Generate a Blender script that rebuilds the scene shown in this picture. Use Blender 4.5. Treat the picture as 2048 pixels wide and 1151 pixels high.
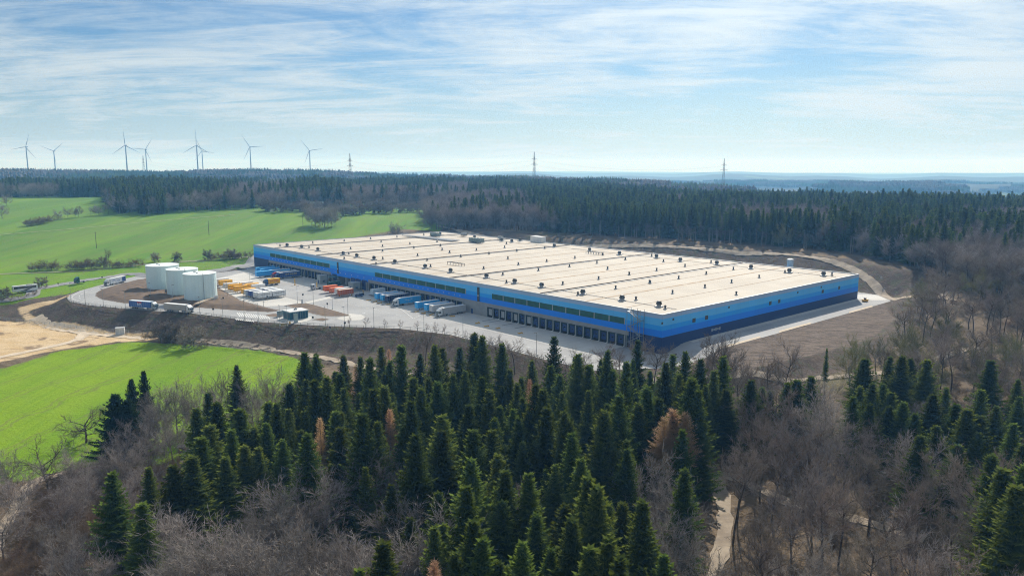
import bpy, math, random
import numpy as np
from mathutils import Vector
R = math.radians
random.seed(7); rs = np.random.RandomState(7)
scene = bpy.context.scene
for o in list(bpy.data.objects): bpy.data.objects.remove(o)
C = scene.collection

# ------------------------------------------------------------------ camera
FPX, PIT, HC = 1562.55, R(8.88), 68.09
cam_d = bpy.data.cameras.new('camera'); cam = bpy.data.objects.new('camera', cam_d); C.objects.link(cam)
cam_d.sensor_width = 36; cam_d.lens = FPX / 2048 * 36; cam_d.clip_start = 1; cam_d.clip_end = 60000
cam.location = (0, 0, HC); cam.rotation_euler = (R(90) - PIT, 0, 0)
scene.camera = cam
scene.render.engine = 'CYCLES'
cy = scene.cycles
cy.use_denoising = True; cy.denoiser = 'OPENIMAGEDENOISE'; cy.denoising_prefilter = 'NONE'; cy.denoising_input_passes = 'RGB_ALBEDO_NORMAL'; cy.filter_width = 1.1; cy.max_bounces = 5; cy.diffuse_bounces = 3; cy.glossy_bounces = 2; cy.transmission_bounces = 3
cy.volume_bounces = 1; cy.transparent_max_bounces = 8; cy.caustics_reflective = False; cy.caustics_refractive = False
cy.sample_clamp_indirect = 4
vs = scene.view_settings
vs.view_transform = 'Standard'; vs.look = 'None'; vs.gamma = 1; vs.use_curve_mapping = False
vs.exposure = 0.58

# ------------------------------------------------------------------ sky and sun
SUN_AZ, SUN_EL = R(16), R(35)            # azimuth to the right of the view direction (+Y)
sun_dir = Vector((math.sin(SUN_AZ) * math.cos(SUN_EL), math.cos(SUN_AZ) * math.cos(SUN_EL), math.sin(SUN_EL)))
sd_ = bpy.data.lights.new('sun', 'SUN'); sd_.energy = 3.9; sd_.angle = R(0.53); sd_.color = (1, .95, .86)
sun = bpy.data.objects.new('sun', sd_); C.objects.link(sun)
sun.rotation_euler = (-sun_dir).to_track_quat('-Z', 'Y').to_euler(); sun.location = (0, 0, 300)

class NT:
    """small helper to wire node trees"""
    def __init__(s, tree): s.t = tree; s.l = tree.links
    def n(s, typ, **kw):
        nd = s.t.nodes.new(typ)
        for k, v in kw.items():
            if k.startswith('i_'):
                key = k[2:]; key = int(key) if key.isdigit() else key
                s.put(nd.inputs[key], v)
            else: setattr(nd, k, v)
        return nd
    def put(s, sock, v):
        if isinstance(v, bpy.types.NodeSocket): s.l.new(v, sock)
        elif isinstance(v, bpy.types.Node): s.l.new(v.outputs[0], sock)
        else: sock.default_value = v
    def math(s, op, a, b=None, clamp=False):
        nd = s.t.nodes.new('ShaderNodeMath'); nd.operation = op; nd.use_clamp = clamp
        s.put(nd.inputs[0], a)
        if b is not None: s.put(nd.inputs[1], b)
        return nd.outputs[0]
    def mix(s, f, a, b, blend='MIX'):
        nd = s.t.nodes.new('ShaderNodeMix'); nd.data_type = 'RGBA'; nd.blend_type = blend
        s.put(nd.inputs[0], f); s.put(nd.inputs[6], a); s.put(nd.inputs[7], b)
        return nd.outputs[2]
    def ramp(s, f, a, b, smooth=True):
        nd = s.t.nodes.new('ShaderNodeMapRange'); nd.interpolation_type = 'SMOOTHSTEP' if smooth else 'LINEAR'
        s.put(nd.inputs[0], f); nd.inputs[1].default_value = a; nd.inputs[2].default_value = b
        return nd.outputs[0]

def col(c): return (c[0], c[1], c[2], 1)

world = bpy.data.worlds.new('World'); scene.world = world; world.use_nodes = True
wt = world.node_tree; wt.nodes.clear(); W = NT(wt)
out = W.n('ShaderNodeOutputWorld'); bg = W.n('ShaderNodeBackground')
sky = W.n('ShaderNodeTexSky', sky_type='NISHITA', sun_disc=False, sun_elevation=SUN_EL, sun_rotation=SUN_AZ, altitude=600,
          air_density=1.0, dust_density=1.2, ozone_density=2.5)
tc = W.n('ShaderNodeTexCoord')
sep = W.n('ShaderNodeSeparateXYZ', i_0=tc.outputs['Generated'])
zc = W.math('ADD', W.math('MAXIMUM', sep.outputs[2], 0.0), 0.10)
cx = W.math('DIVIDE', sep.outputs[0], zc); cyy = W.math('DIVIDE', sep.outputs[1], zc)
cv = W.n('ShaderNodeCombineXYZ', i_0=cx, i_1=cyy, i_2=0.0)
def cloudnoise(scale, sx, sy, rot, det, dist, rough=.55, off=(0, 0, 0)):
    mp = W.n('ShaderNodeMapping', i_0=cv.outputs[0]); mp.inputs['Rotation'].default_value = (0, 0, rot)
    mp.inputs['Scale'].default_value = (sx, sy, 1); mp.inputs['Location'].default_value = off
    nz = W.n('ShaderNodeTexNoise', i_Vector=mp.outputs[0], i_Scale=scale, i_Detail=det, i_Roughness=rough, i_Distortion=dist)
    return nz.outputs[0]
n1 = cloudnoise(.36, 1.0, 1.0, .15, 5, .9, .55, (3.1, 7.7, 0))
n2 = cloudnoise(.95, .55, 1.15, -.25, 9, 1.8, .64, (1.3, 2.2, 0))
n3 = cloudnoise(3.0, .5, 1.3, .45, 8, 1.6, .70, (8.3, 1.2, 0))
cl = W.math('ADD', W.math('MULTIPLY', n1, .40), W.math('ADD', W.math('MULTIPLY', n2, .40), W.math('MULTIPLY', n3, .20)))
cov = W.ramp(cl, .38, .59)
# old vapour trails drawn out across the cirrus
def trail(ang, c0, wid):
    u = W.math('ADD', W.math('MULTIPLY', cx, math.cos(ang)), W.math('MULTIPLY', cyy, math.sin(ang)))
    d = W.math('ABSOLUTE', W.math('SUBTRACT', W.math('ADD', u, W.math('MULTIPLY', n2, .12)), c0))
    return W.math('MULTIPLY', W.math('SUBTRACT', 1.0, W.ramp(d, 0, wid)), W.ramp(n1, .42, .62))
t1 = trail(1.25, 4.55, .045); t2 = trail(1.95, 3.35, .035); t3 = trail(.55, 4.1, .05)
cov = W.math('MAXIMUM', cov, W.math('MULTIPLY', W.math('MAXIMUM', t1, W.math('MAXIMUM', t2, t3)), .95))
vdot = W.n('ShaderNodeVectorMath', operation='DOT_PRODUCT', i_0=tc.outputs['Generated'], i_1=tuple(sun_dir))
glow = W.math('POWER', W.math('MAXIMUM', vdot.outputs['Value'], 0.0), 9.0)
cbr = W.math('ADD', .52, W.math('MULTIPLY', glow, .42))
ccol = W.n('ShaderNodeCombineColor', i_0=W.math('MULTIPLY', cbr, .86), i_1=W.math('MULTIPLY', cbr, .955), i_2=cbr)
skyc = W.n('ShaderNodeVectorMath', operation='SCALE', i_0=sky.outputs[0]); skyc.inputs[3].default_value = 0.050
skt = W.mix(1.0, skyc.outputs[0], (.50, .77, 1.02, 1), 'MULTIPLY')
veil = W.math('MULTIPLY', W.math('SUBTRACT', 1.0, W.ramp(sep.outputs[2], 0.0, .16)), .62)   # slanting path through the cirrus
cov = W.math('MAXIMUM', cov, veil)
fin = W.mix(W.math('MULTIPLY', cov, .88), skt, ccol.outputs[0])
wt.links.new(fin, bg.inputs[0]); bg.inputs[1].default_value = 1.0
wt.links.new(bg.outputs[0], out.inputs[0])

# ------------------------------------------------------------------ geometry of the place
ZY = -2.5                                    # level of the truck yard
AZ = .737125; B0 = np.array([56.53, 288.44]); LEN, WID, HB = 357.5, 165.7, 12.5
wv = np.array([math.cos(AZ), math.sin(AZ)]); uv = np.array([-math.sin(AZ), math.cos(AZ)])
cP, sP = math.cos(PIT), math.sin(PIT)
def P(px, py, z=0.0):
    u = (px - 1024) / FPX; v = (575.5 - py) / FPX
    t = (z - HC) / (-sP + v * cP)
    return np.array([u * t, (cP + v * sP) * t, z])
def loc2(x, y): p = np.array([x, y]) - B0; return p @ wv, p @ uv
def glob(lx, ly): return B0 + wv * lx + uv * ly
def Y(px, py, h=0.0): return P(px, py, ZY + h)
def YL(px, py, h=0.0): p = Y(px, py, h); return loc2(p[0], p[1])
def sm(t): t = np.clip(t, 0, 1); return t * t * (3 - 2 * t)
def scr(x, y, z):
    zz = z - HC; d = y * cP - zz * sP; v = zz * cP + y * sP
    return 1024 + FPX * x / d, 575.5 - FPX * v / d

def sdist(poly, X, Yy):
    """signed distance to a polygon, negative inside"""
    poly = np.asarray(poly, float); a = poly; b = np.roll(poly, -1, 0)
    X = np.asarray(X, float); Yy = np.asarray(Yy, float)
    d = np.full(X.shape, 1e9); ins = np.zeros(X.shape, bool)
    for (ax, ay), (bx, by) in zip(a, b):
        ex, ey = bx - ax, by - ay
        t = np.clip(((X - ax) * ex + (Yy - ay) * ey) / (ex * ex + ey * ey + 1e-12), 0, 1)
        d = np.minimum(d, (X - ax - t * ex) ** 2 + (Yy - ay - t * ey) ** 2)
        cnd = ((ay > Yy) != (by > Yy)) & (X < (bx - ax) * (Yy - ay) / (by - ay + 1e-12) + ax)
        ins ^= cnd
    d = np.sqrt(d)
    return np.where(ins, -d, d)

CP = np.array([(-150,330,-11.5),(-230,360,-10.5),(-300,350,-10.5),(-120,290,-12),(-180,250,-12.5),(-60,300,-11),(-100,200,-13),(-30,250,-10.5),
 (0,150,-12),(0,80,-13),(80,150,-10),(80,240,-6.5),(150,240,-5),(120,100,-11),(-120,100,-14),(200,200,-4),(60,258,-6.2),(0,20,-13),(200,40,-8),(-220,120,-14),
 (220,280,-2),(250,350,7),(300,250,2),(203,424,11.5),(197,380,10),(196,340,7.5),(230,430,11.5),(210,470,12),(350,120,-2),
 (170,530,12),(70,600,12),(0,650,12),(-60,720,11),(150,700,13),(300,600,14),(400,450,10),(450,700,15),(100,950,16),(300,1000,11),(600,900,8),
 (-277,438,-2.6),(-240,480,-2.4),(-200,520,-1.6),(-190,575,0),(-330,480,-1),(-400,420,-4),(-260,620,5),(-150,700,9),(-400,650,8),(-200,760,12),(-550,650,8),
 (-400,800,19),(-300,900,21),(-550,1000,27),(-800,1000,26),(-100,1000,21),(-700,600,5),(-600,400,-5),(-450,300,-9),(-1200,900,22),(-1200,400,-4),(900,700,14),(700,300,4),(0,1250,22),(-700,1300,27),(600,1250,-4),(250,1250,8)], float)
_r = np.hypot(CP[:, None, 0] - CP[None, :, 0], CP[:, None, 1] - CP[None, :, 1]); _n = len(CP)
_A = np.zeros((_n + 1, _n + 1)); _A[:_n, :_n] = -_r; _A[:_n, _n] = 1; _A[_n, :_n] = 1
_w = np.linalg.solve(_A, np.append(CP[:, 2], 0))
def natural(X, Yy):
    z = np.full(X.shape, _w[_n])
    for i in range(_n): z = z - _w[i] * np.hypot(X - CP[i, 0], Yy - CP[i, 1])
    return z
def far(X, Yy):
    d = np.hypot(X, Yy); th = 1024 + FPX * X / np.maximum(Yy, 50)
    base = 22 - 95 * sm((d - 1500) / 3000) - 34 * sm((th - 1150) / 500)
    def ridge(d0, w, g): return g - ((d - d0) / w) ** 2 * 40
    wob = 4 * np.sin(th * .013 + 1) + 3 * np.sin(th * .031 + .4)
    g1 = 40 - 24 * sm((th - 560) / 520) - 45 * sm((th - 1050) / 350)
    g2 = 6 + 20 * sm((th - 780) / 160) * (1 - sm((th - 1180) / 420)) - 25 * sm((th - 1300) / 500)
    g3 = -75 + 70 * sm((th - 1560) / 120) * (1 - sm((th - 1850) / 180))
    g4 = -22 + wob - 8 * sm((th - 1700) / 300)
    z = np.maximum(base, ridge(2500, 420, g1 + .6 * wob))
    z = np.maximum(z, ridge(1750, 330, g2 + .4 * wob))
    z = np.maximum(z, ridge(3300, 420, g3))
    z = np.maximum(z, ridge(4600, 700, -26 + 1.6 * wob - 30 * sm((900 - th) / 300)))
    z = np.maximum(z, ridge(7500, 900, g4 + 2.2 * wob)); z = np.maximum(z, ridge(12500, 1500, -38 + 3 * wob))
    return z
YARD = [tuple(P(x, y, ZY)[:2]) for x, y in ((1087,718),(995,693),(900,669),(800,657),(640,651),(520,643.5),(390,627),(266,618.5),(177,610),(140,603),(134,597),(139,590),(160,581),(190,573),(228,562),(268,553))]
YARD += [(-205, 508), (-183, 535), tuple(glob(-12, 372)), tuple(glob(WID + 12, 372)), tuple(glob(WID + 14, 265)), tuple(glob(WID + 20, 215)), tuple(glob(WID + 42, 105)), tuple(glob(WID + 33, 40)), tuple(glob(WID + 22, 10)), tuple(glob(WID + 18, -10)), tuple(glob(WID + 4, -15)), tuple(glob(60, -16)), tuple(glob(8, -16)), tuple(glob(-14, -14)), tuple(glob(-37, 2))]
FIELD = [tuple(P(x, y, -.8)[:2]) for x, y in ((1350,722),(1500,684),(1727,618),(1770,609),(1792,638),(1750,668),(1690,692),(1590,716),(1500,737),(1400,738),(1345,740))]
DIRT = [tuple(P(x, y, -11)[:2]) for x, y in ((-500,640),(0,641),(60,646),(130,652),(235,668),(330,672),(300,681),(230,684),(160,692),(90,704),(0,724),(-500,800))]
RAMP = [tuple(P(x, y, z)[:2]) for x, y, z in ((141,588,-2.5),(60,597,-3),(31,601,-3.5),(40,620,-7),(58,645,-11),(88,645,-11),(70,624,-7),(52,606,-3.5),(70,601,-3),(145,593,-2.5))]
def zyard(X, Yy):
    lx = (X - B0[0]) * wv[0] + (Yy - B0[1]) * wv[1]
    return ZY * (1 - sm((lx - .5) / 16))
def height(X, Yy):
    X = np.atleast_1d(np.asarray(X, float)); Yy = np.atleast_1d(np.asarray(Yy, float))
    d = np.hypot(X, Yy)
    z = natural(np.clip(X, -1600, 1600), np.clip(Yy, -100, 1500))
    f = sm((d - 1150) / 400); z = z * (1 - f) + far(X, Yy) * f
    z = z + .35 * np.sin(X * .045 + 1.3 * np.sin(Yy * .021)) * np.cos(Yy * .037)
    near = d < 900
    rough = .22 * np.sin(X * .9 + 2.1 * np.sin(Yy * .31)) * np.cos(Yy * .75 + X * .22) + .18 * np.sin(X * .47 - Yy * .61 + 1.7 * np.sin(X * .17))
    xx, yy, zz = X[near], Yy[near], z[near]
    for poly, zp, k in ((DIRT, -11.0, .25), (FIELD, -.9, .50), (YARD, None, .50)):
        s = np.maximum(sdist(poly, xx, yy) - 1.5, 0)
        p = zyard(xx, yy) if zp is None else zp
        if poly is FIELD: p = -.4 - .9 * sm((np.maximum(-sdist(YARD, xx, yy), 0) + np.maximum(sdist(YARD, xx, yy), 0)) / 40)
        zz = np.clip(zz, p - k * s, p + k * s)
    so = sdist(YARD, xx, yy); zz = zz + rough[near] * sm((so - 2.5) / 4) * (1 - sm((so - 36) / 8))
    z[near] = zz
    return z
def hz(x, y): return float(height([x], [y])[0])
def G(px, py):
    z = -5.0
    for _ in range(22):
        p = P(px, py, z); z = .5 * z + .5 * hz(p[0], p[1])
    return P(px, py, z)
def Gmany(pts, H):
    """ground points of trees of height H whose tops show at the given pixels"""
    pts = np.asarray(pts, float); H = np.asarray(H, float); z = np.full(len(pts), -8.0)
    u = (pts[:, 0] - 1024) / FPX; v = (575.5 - pts[:, 1]) / FPX
    for _ in range(40):
        t = (z + H - HC) / (-sP + v * cP); x = u * t; y = (cP + v * sP) * t
        z = .6 * z + .4 * height(x, y)
    return np.stack([x, y, height(x, y)], 1)

# ------------------------------------------------------------------ materials
MATS = {}
def pm(name, c, c2=None, scale=1.0, rough=.75, bump=0.0, bscale=None, spec=.3, metal=0.0, rnd=0.0, detail=4):
    if name in MATS: return MATS[name]
    m = bpy.data.materials.new(name); m.use_nodes = True; t = m.node_tree; n = NT(t)
    b = t.nodes['Principled BSDF']; b.inputs['Roughness'].default_value = rough; b.inputs['Metallic'].default_value = metal
    b.inputs['Specular IOR Level'].default_value = spec
    co = n.n('ShaderNodeTexCoord')
    nz = n.n('ShaderNodeTexNoise', i_Vector=co.outputs['Object'], i_Scale=scale, i_Detail=detail, i_Roughness=.6)
    c2 = c2 or tuple(x * .78 for x in c)
    cc = n.mix(n.ramp(nz.outputs[0], .3, .7), col(c), col(c2))
    if rnd:
        oi = n.n('ShaderNodeObjectInfo')
        hs = n.n('ShaderNodeHueSaturation', i_Color=cc)
        n.put(hs.inputs['Value'], n.math('ADD', 1 - rnd, n.math('MULTIPLY', oi.outputs['Random'], 2 * rnd)))
        n.put(hs.inputs['Hue'], n.math('ADD', .5 - rnd * .06, n.math('MULTIPLY', oi.outputs['Random'], rnd * .12)))
        cc = hs.outputs[0]
    n.put(b.inputs['Base Color'], cc)
    if bump:
        bn = n.n('ShaderNodeTexNoise', i_Vector=co.outputs['Object'], i_Scale=bscale or scale * 4, i_Detail=4)
        bp = n.n('ShaderNodeBump', i_Height=bn.outputs[0]); bp.inputs['Strength'].default_value = bump; bp.inputs['Distance'].default_value = .1
        n.put(b.inputs['Normal'], bp.outputs[0])
    MATS[name] = m; return m

def foliage(name, c, ctip, transl=.3, rnd=.25):
    m = bpy.data.materials.new(name); m.use_nodes = True; t = m.node_tree; n = NT(t); t.nodes.remove(t.nodes['Principled BSDF'])
    o = t.nodes['Material Output']
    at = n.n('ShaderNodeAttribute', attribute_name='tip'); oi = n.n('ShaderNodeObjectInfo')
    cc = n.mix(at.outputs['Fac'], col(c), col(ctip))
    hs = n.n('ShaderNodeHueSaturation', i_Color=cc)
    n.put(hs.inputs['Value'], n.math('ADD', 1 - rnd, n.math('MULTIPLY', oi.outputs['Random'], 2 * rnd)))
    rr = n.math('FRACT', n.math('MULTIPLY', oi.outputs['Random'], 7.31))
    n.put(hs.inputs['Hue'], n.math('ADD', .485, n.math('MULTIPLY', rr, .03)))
    df = n.n('ShaderNodeBsdfDiffuse', i_Color=hs.outputs[0]); tr = n.n('ShaderNodeBsdfTranslucent', i_Color=hs.outputs[0])
    mx = n.n('ShaderNodeMixShader', i_0=transl); t.links.new(df.outputs[0], mx.inputs[1]); t.links.new(tr.outputs[0], mx.inputs[2])
    t.links.new(mx.outputs[0], o.inputs[0]); MATS[name] = m; return m

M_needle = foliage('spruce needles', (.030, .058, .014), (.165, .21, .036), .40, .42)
M_yew = foliage('dark needles', (.012, .026, .010), (.030, .052, .014))
M_larch = foliage('larch twigs', (.40, .25, .135), (.58, .39, .23), .35)
M_bark = pm('bark', (.11, .085, .065), (.065, .05, .04), 2.0, .9, rnd=.2)
M_limb = pm('grey branch', (.22, .19, .165), (.13, .108, .09), 1.2, .9, rnd=.25)
M_twig = foliage('bare twigs', (.155, .122, .096), (.31, .262, .22), .12, .34)
M_brush = foliage('brush twigs', (.16, .11, .075), (.26, .19, .13), .15, .3)
M_bud = foliage('budding twigs', (.15, .14, .07), (.22, .22, .10), .25, .2)

def ground_material():
    m = bpy.data.materials.new('ground'); m.use_nodes = True; t = m.node_tree; n = NT(t); b = t.nodes['Principled BSDF']
    b.inputs['Roughness'].default_value = .95; b.inputs['Specular IOR Level'].default_value = .1
    geo = n.n('ShaderNodeNewGeometry'); pos = geo.outputs['Position']
    def noise(scale, det=4, rough=.6, vec=None, dist=0.0):
        return n.n('ShaderNodeTexNoise', i_Vector=vec or pos, i_Scale=scale, i_Detail=det, i_Roughness=rough, i_Distortion=dist).outputs[0]
    def att(a): return n.n('ShaderNodeAttribute', attribute_name=a).outputs['Fac']
    big = noise(.012, 5); mid = noise(.09, 5); fine = noise(.8, 5, .7); edge = noise(.16, 5, .65)
    # forest floor
    c = n.mix(n.ramp(mid, .35, .65), (.10, .072, .047, 1), (.19, .14, .092, 1))
    c = n.mix(n.math('MULTIPLY', n.ramp(big, .52, .66), .5), c, (.10, .11, .035, 1))
    c = n.mix(n.math('MULTIPLY', n.ramp(fine, .45, .75), .6), c, (.27, .215, .15, 1))
    far_w = n.ramp(n.n('ShaderNodeSeparateXYZ', i_0=pos).outputs[1], 1150, 1500)
    fw = n.mix(n.ramp(noise(.0022, 4), .46, .56), (.026, .034, .024, 1), (.045, .044, .034, 1)); fw = n.mix(n.ramp(noise(.0014, 3), .60, .63), fw, (.09, .14, .04, 1))
    c = n.mix(far_w, c, fw)
    def layer(base, a, colr, soft=.8, jag=7.0):
        dd = n.math('ADD', att(a), n.math('MULTIPLY', n.math('SUBTRACT', edge, .5), jag))
        return n.mix(n.math('SUBTRACT', 1.0, n.ramp(dd, -soft, soft)), base, colr)
    # bare soil of the new embankments
    s = n.mix(n.ramp(mid, .35, .65), (.070, .052, .042, 1), (.115, .085, .066, 1))
    s = n.mix(n.ramp(fine, .54, .66), s, (.20, .16, .125, 1)); s = n.mix(n.math('MULTIPLY', n.ramp(noise(.4, 6, .75), .52, .64), .7), s, (.055, .042, .034, 1))
    s = n.mix(n.math('MULTIPLY', n.ramp(noise(.25, 3), .52, .62), .55), s, (.075, .09, .04, 1))
    c = layer(c, 'd_soil', s, 1.5, 9)
    # meadows and winter corn
    mpg = n.n('ShaderNodeMapping', i_0=pos); mpg.inputs['Rotation'].default_value = (0, 0, 1.02); mpg.inputs['Scale'].default_value = (1, .06, 1)
    strip = noise(.05, 3, .6, mpg.outputs[0]); drill = noise(.55, 3, .6, mpg.outputs[0])
    g = n.mix(n.ramp(strip, .36, .64), (.15, .265, .008, 1), (.195, .305, .010, 1))
    g = n.mix(n.math('MULTIPLY', n.ramp(drill, .4, .7), .45), g, (.105, .235, .008, 1))
    g = n.mix(n.math('MULTIPLY', n.ramp(mid, .5, .72), .35), g, (.20, .31, .02, 1))
    yy = n.n('ShaderNodeSeparateXYZ', i_0=pos).outputs[1]
    far_f = n.ramp(yy, 380, 600)
    g2 = n.mix(n.ramp(strip, .35, .65), (.092, .215, .014, 1), (.155, .27, .020, 1))
    g2 = n.mix(n.math('MULTIPLY', n.ramp(noise(.02, 2, .5, mpg.outputs[0]), .48, .52), .45), g2, (.075, .165, .022, 1)); g2 = n.mix(n.math('MULTIPLY', n.ramp(big, .5, .62), .6), g2, (.14, .235, .03, 1))
    g2 = n.mix(n.math('MULTIPLY', n.ramp(drill, .45, .62), .35), g2, (.15, .20, .05, 1))
    g = n.mix(far_f, g, g2)
    xx = n.n('ShaderNodeSeparateXYZ', i_0=pos).outputs[0]
    def tram(g, ang, sp, wd, amt, cc, dist):
        u = n.math('ADD', n.math('ADD', n.math('MULTIPLY', xx, math.cos(ang)), n.math('MULTIPLY', yy, math.sin(ang))), n.math('MULTIPLY', big, dist))
        f = n.math('ABSOLUTE', n.math('SUBTRACT', n.math('FRACT', n.math('DIVIDE', u, sp)), .5))
        k = n.math('SUBTRACT', 1.0, n.ramp(n.math('ABSOLUTE', n.math('SUBTRACT', f, .07)), wd * .4, wd))
        return n.mix(n.math('MULTIPLY', k, amt), g, cc)
    g = tram(g, -.28, 21, .035, .5, (.16, .155, .06, 1), 40)
    g = tram(g, 1.15, 15, .03, .22, (.10, .15, .03, 1), 25)
    c = layer(c, 'd_grass', g, .7, 5)
    # ploughed field beside the hall
    mp = n.n('ShaderNodeMapping', i_0=pos); mp.inputs['Rotation'].default_value = (0, 0, -AZ + .04); mp.inputs['Scale'].default_value = (.10, .8, 1)
    fur = noise(.75, 6, .75, mp.outputs[0], 1.2)
    p = n.mix(n.ramp(fur, .42, .58), (.085, .064, .050, 1), (.175, .135, .108, 1))
    p = n.mix(n.math('MULTIPLY', n.ramp(fine, .5, .7), .5), p, (.24, .19, .155, 1))
    c = layer(c, 'd_field', p, .8, 5)
    # quarry sand
    sn = n.mix(n.ramp(mid, .34, .66), (.52, .37, .20, 1), (.60, .46, .29, 1))
    mp2 = n.n('ShaderNodeMapping', i_0=pos); mp2.inputs['Rotation'].default_value = (0, 0, .5); mp2.inputs['Scale'].default_value = (.12, 1, 1)
    trk = noise(.22, 4, .6, mp2.outputs[0], .8)
    sn = n.mix(n.math('MULTIPLY', n.ramp(trk, .55, .7), .65), sn, (.30, .20, .115, 1))
    sn = n.mix(n.math('MULTIPLY', n.ramp(noise(.05, 3), .60, .66), .8), sn, (.19, .13, .085, 1))
    c = layer(c, 'd_sand', sn, .8, 4)
    n.put(b.inputs['Base Color'], c)
    bp = n.n('ShaderNodeBump', i_Height=n.math('ADD', n.math('ADD', fine, n.math('MULTIPLY', mid, 1.2)), n.math('MULTIPLY', fur, .5)))
    bp.inputs['Strength'].default_value = .8; bp.inputs['Distance'].default_value = .55
    n.put(b.inputs['Normal'], bp.outputs[0])
    return m
M_ground = ground_material()

def asphalt_mat(name, c, c2):
    m = pm(name, c, c2, .06, .85, bump=.1, bscale=3, detail=8); return m
M_asph = asphalt_mat('pale asphalt', (.27, .27, .275), (.345, .345, .345))
M_asph2 = asphalt_mat('road asphalt', (.21, .21, .215), (.27, .27, .27))
M_conc = asphalt_mat('concrete paving', (.46, .445, .415), (.56, .54, .505))
M_paint = pm('road paint', (.72, .72, .70), (.55, .55, .54), .8, .7)
M_kerb = pm('kerb stone', (.50, .49, .47), None, .7, .8)
M_soil = pm('island soil', (.17, .115, .075), (.095, .065, .045), .25, .95, bump=.8, bscale=1.2, detail=8)
M_track = pm('gravel track', (.40, .33, .25), (.25, .20, .15), .25, .95, bump=.3, bscale=2, detail=7)
M_sandy = pm('pale sand strip', (.60, .50, .38), (.48, .39, .29), .4, .95, detail=6)

# ------------------------------------------------------------------ mesh helpers
class MB:
    def __init__(s): s.v = []; s.f = []; s.m = []
    def box(s, x0, x1, y0, y1, z0, z1, m=0):
        b = len(s.v)
        s.v += [(x0,y0,z0),(x1,y0,z0),(x1,y1,z0),(x0,y1,z0),(x0,y0,z1),(x1,y0,z1),(x1,y1,z1),(x0,y1,z1)]
        s.f += [tuple(b + i for i in q) for q in ((3,2,1,0),(4,5,6,7),(0,1,5,4),(1,2,6,5),(2,3,7,6),(3,0,4,7))]; s.m += [m] * 6
        return s
    def prism(s, prof, y0, y1, m=0):
        """profile of (x, z) points swept along y"""
        b = len(s.v); k = len(prof)
        s.v += [(x, y0, z) for x, z in prof] + [(x, y1, z) for x, z in prof]
        s.f += [tuple(b + i for i in range(k)), tuple(b + k + i for i in reversed(range(k)))]
        s.f += [(b + (i + 1) % k, b + i, b + k + i, b + k + (i + 1) % k) for i in range(k)]; s.m += [m] * (k + 2)
        return s
    def cyl(s, p, r, h, n=12, axis='z', r1=None, m=0, caps=True):
        b = len(s.v); r1 = r if r1 is None else r1
        for k, (rr, hh) in enumerate(((r, 0), (r1, h))):
            for i in range(n):
                a = 2 * math.pi * i / n; c_, s_ = rr * math.cos(a), rr * math.sin(a)
                s.v.append({'z': (p[0] + c_, p[1] + s_, p[2] + hh), 'y': (p[0] + s_, p[1] + hh, p[2] + c_), 'x': (p[0] + hh, p[1] + c_, p[2] + s_)}[axis])
        s.f += [(b + i, b + (i + 1) % n, b + n + (i + 1) % n, b + n + i) for i in range(n)]; s.m += [m] * n
        if caps: s.f += [tuple(b + i for i in reversed(range(n))), tuple(b + n + i for i in range(n))]; s.m += [m] * 2
        return s
    def bar(s, a, b_, r0, r1=None, n=4, m=0):
        r1 = r0 if r1 is None else r1; a = Vector(a); b_ = Vector(b_); d = (b_ - a).normalized()
        u = d.cross(Vector((0, 0, 1)) if abs(d.z) < .9 else Vector((1, 0, 0))).normalized(); w = d.cross(u); k = len(s.v)
        for p, r in ((a, r0), (b_, r1)):
            for i in range(n):
                t = 2 * math.pi * (i + .5) / n; s.v.append(tuple(p + u * (r * math.cos(t)) + w * (r * math.sin(t))))
        s.f += [(k + i, k + (i + 1) % n, k + n + (i + 1) % n, k + n + i) for i in range(n)] + [tuple(k + i for i in reversed(range(n))), tuple(k + n + i for i in range(n))]
        s.m += [m] * (n + 2); return s
    def mesh(s, name, mats):
        me = bpy.data.meshes.new(name); me.from_pydata(s.v, [], s.f); me.update()
        for mm in (mats if isinstance(mats, (list, tuple)) else [mats]): me.materials.append(mm)
        if any(s.m): me.polygons.foreach_set('material_index', s.m)
        return me
    def build(s, name, mats, parent=None, loc=None, rz=None): return obj(name, s.mesh(name, mats), parent, loc, rz)

def obj(name, me, parent=None, loc=None, rz=None):
    o = bpy.data.objects.new(name, me); C.objects.link(o); o.parent = parent
    if loc is not None: o.location = loc
    if rz is not None: o.rotation_euler[2] = rz
    return o
def tag(o, label, cat, group=None):
    o['label'] = label; o['category'] = cat
    if group: o['group'] = group
    return o
def thing(name, label, cat, loc=(0, 0, 0), rz=0, group=None):
    o = bpy.data.objects.new(name, None); C.objects.link(o); o.location = loc; o.rotation_euler[2] = rz
    o.empty_display_size = .5
    return tag(o, label, cat, group)
def structure(o): o['kind'] = 'structure'; return o
def arr_mesh(name, V, F, mats, mi=None, tip=None, smooth=False):
    me = bpy.data.meshes.new(name); V = np.asarray(V, np.float32); F = np.asarray(F, np.int32); k = F.shape[1]
    me.vertices.add(len(V)); me.vertices.foreach_set('co', V.ravel())
    me.loops.add(F.size); me.loops.foreach_set('vertex_index', F.ravel())
    me.polygons.add(len(F)); me.polygons.foreach_set('loop_start', np.arange(0, F.size, k, dtype=np.int32))
    for mm in mats: me.materials.append(mm)
    if mi is not None: me.polygons.foreach_set('material_index', np.asarray(mi, np.int32))
    if tip is not None: a = me.attributes.new('tip', 'FLOAT', 'POINT'); a.data.foreach_set('value', np.asarray(tip, np.float32))
    if smooth: me.polygons.foreach_set('use_smooth', np.ones(len(F), bool))
    me.update(calc_edges=True); return me
ORD = ['first','second','third','fourth','fifth','sixth','seventh','eighth','ninth','tenth','eleventh','twelfth','thirteenth','fourteenth','fifteenth','sixteenth','seventeenth','eighteenth','nineteenth','twentieth']
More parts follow.
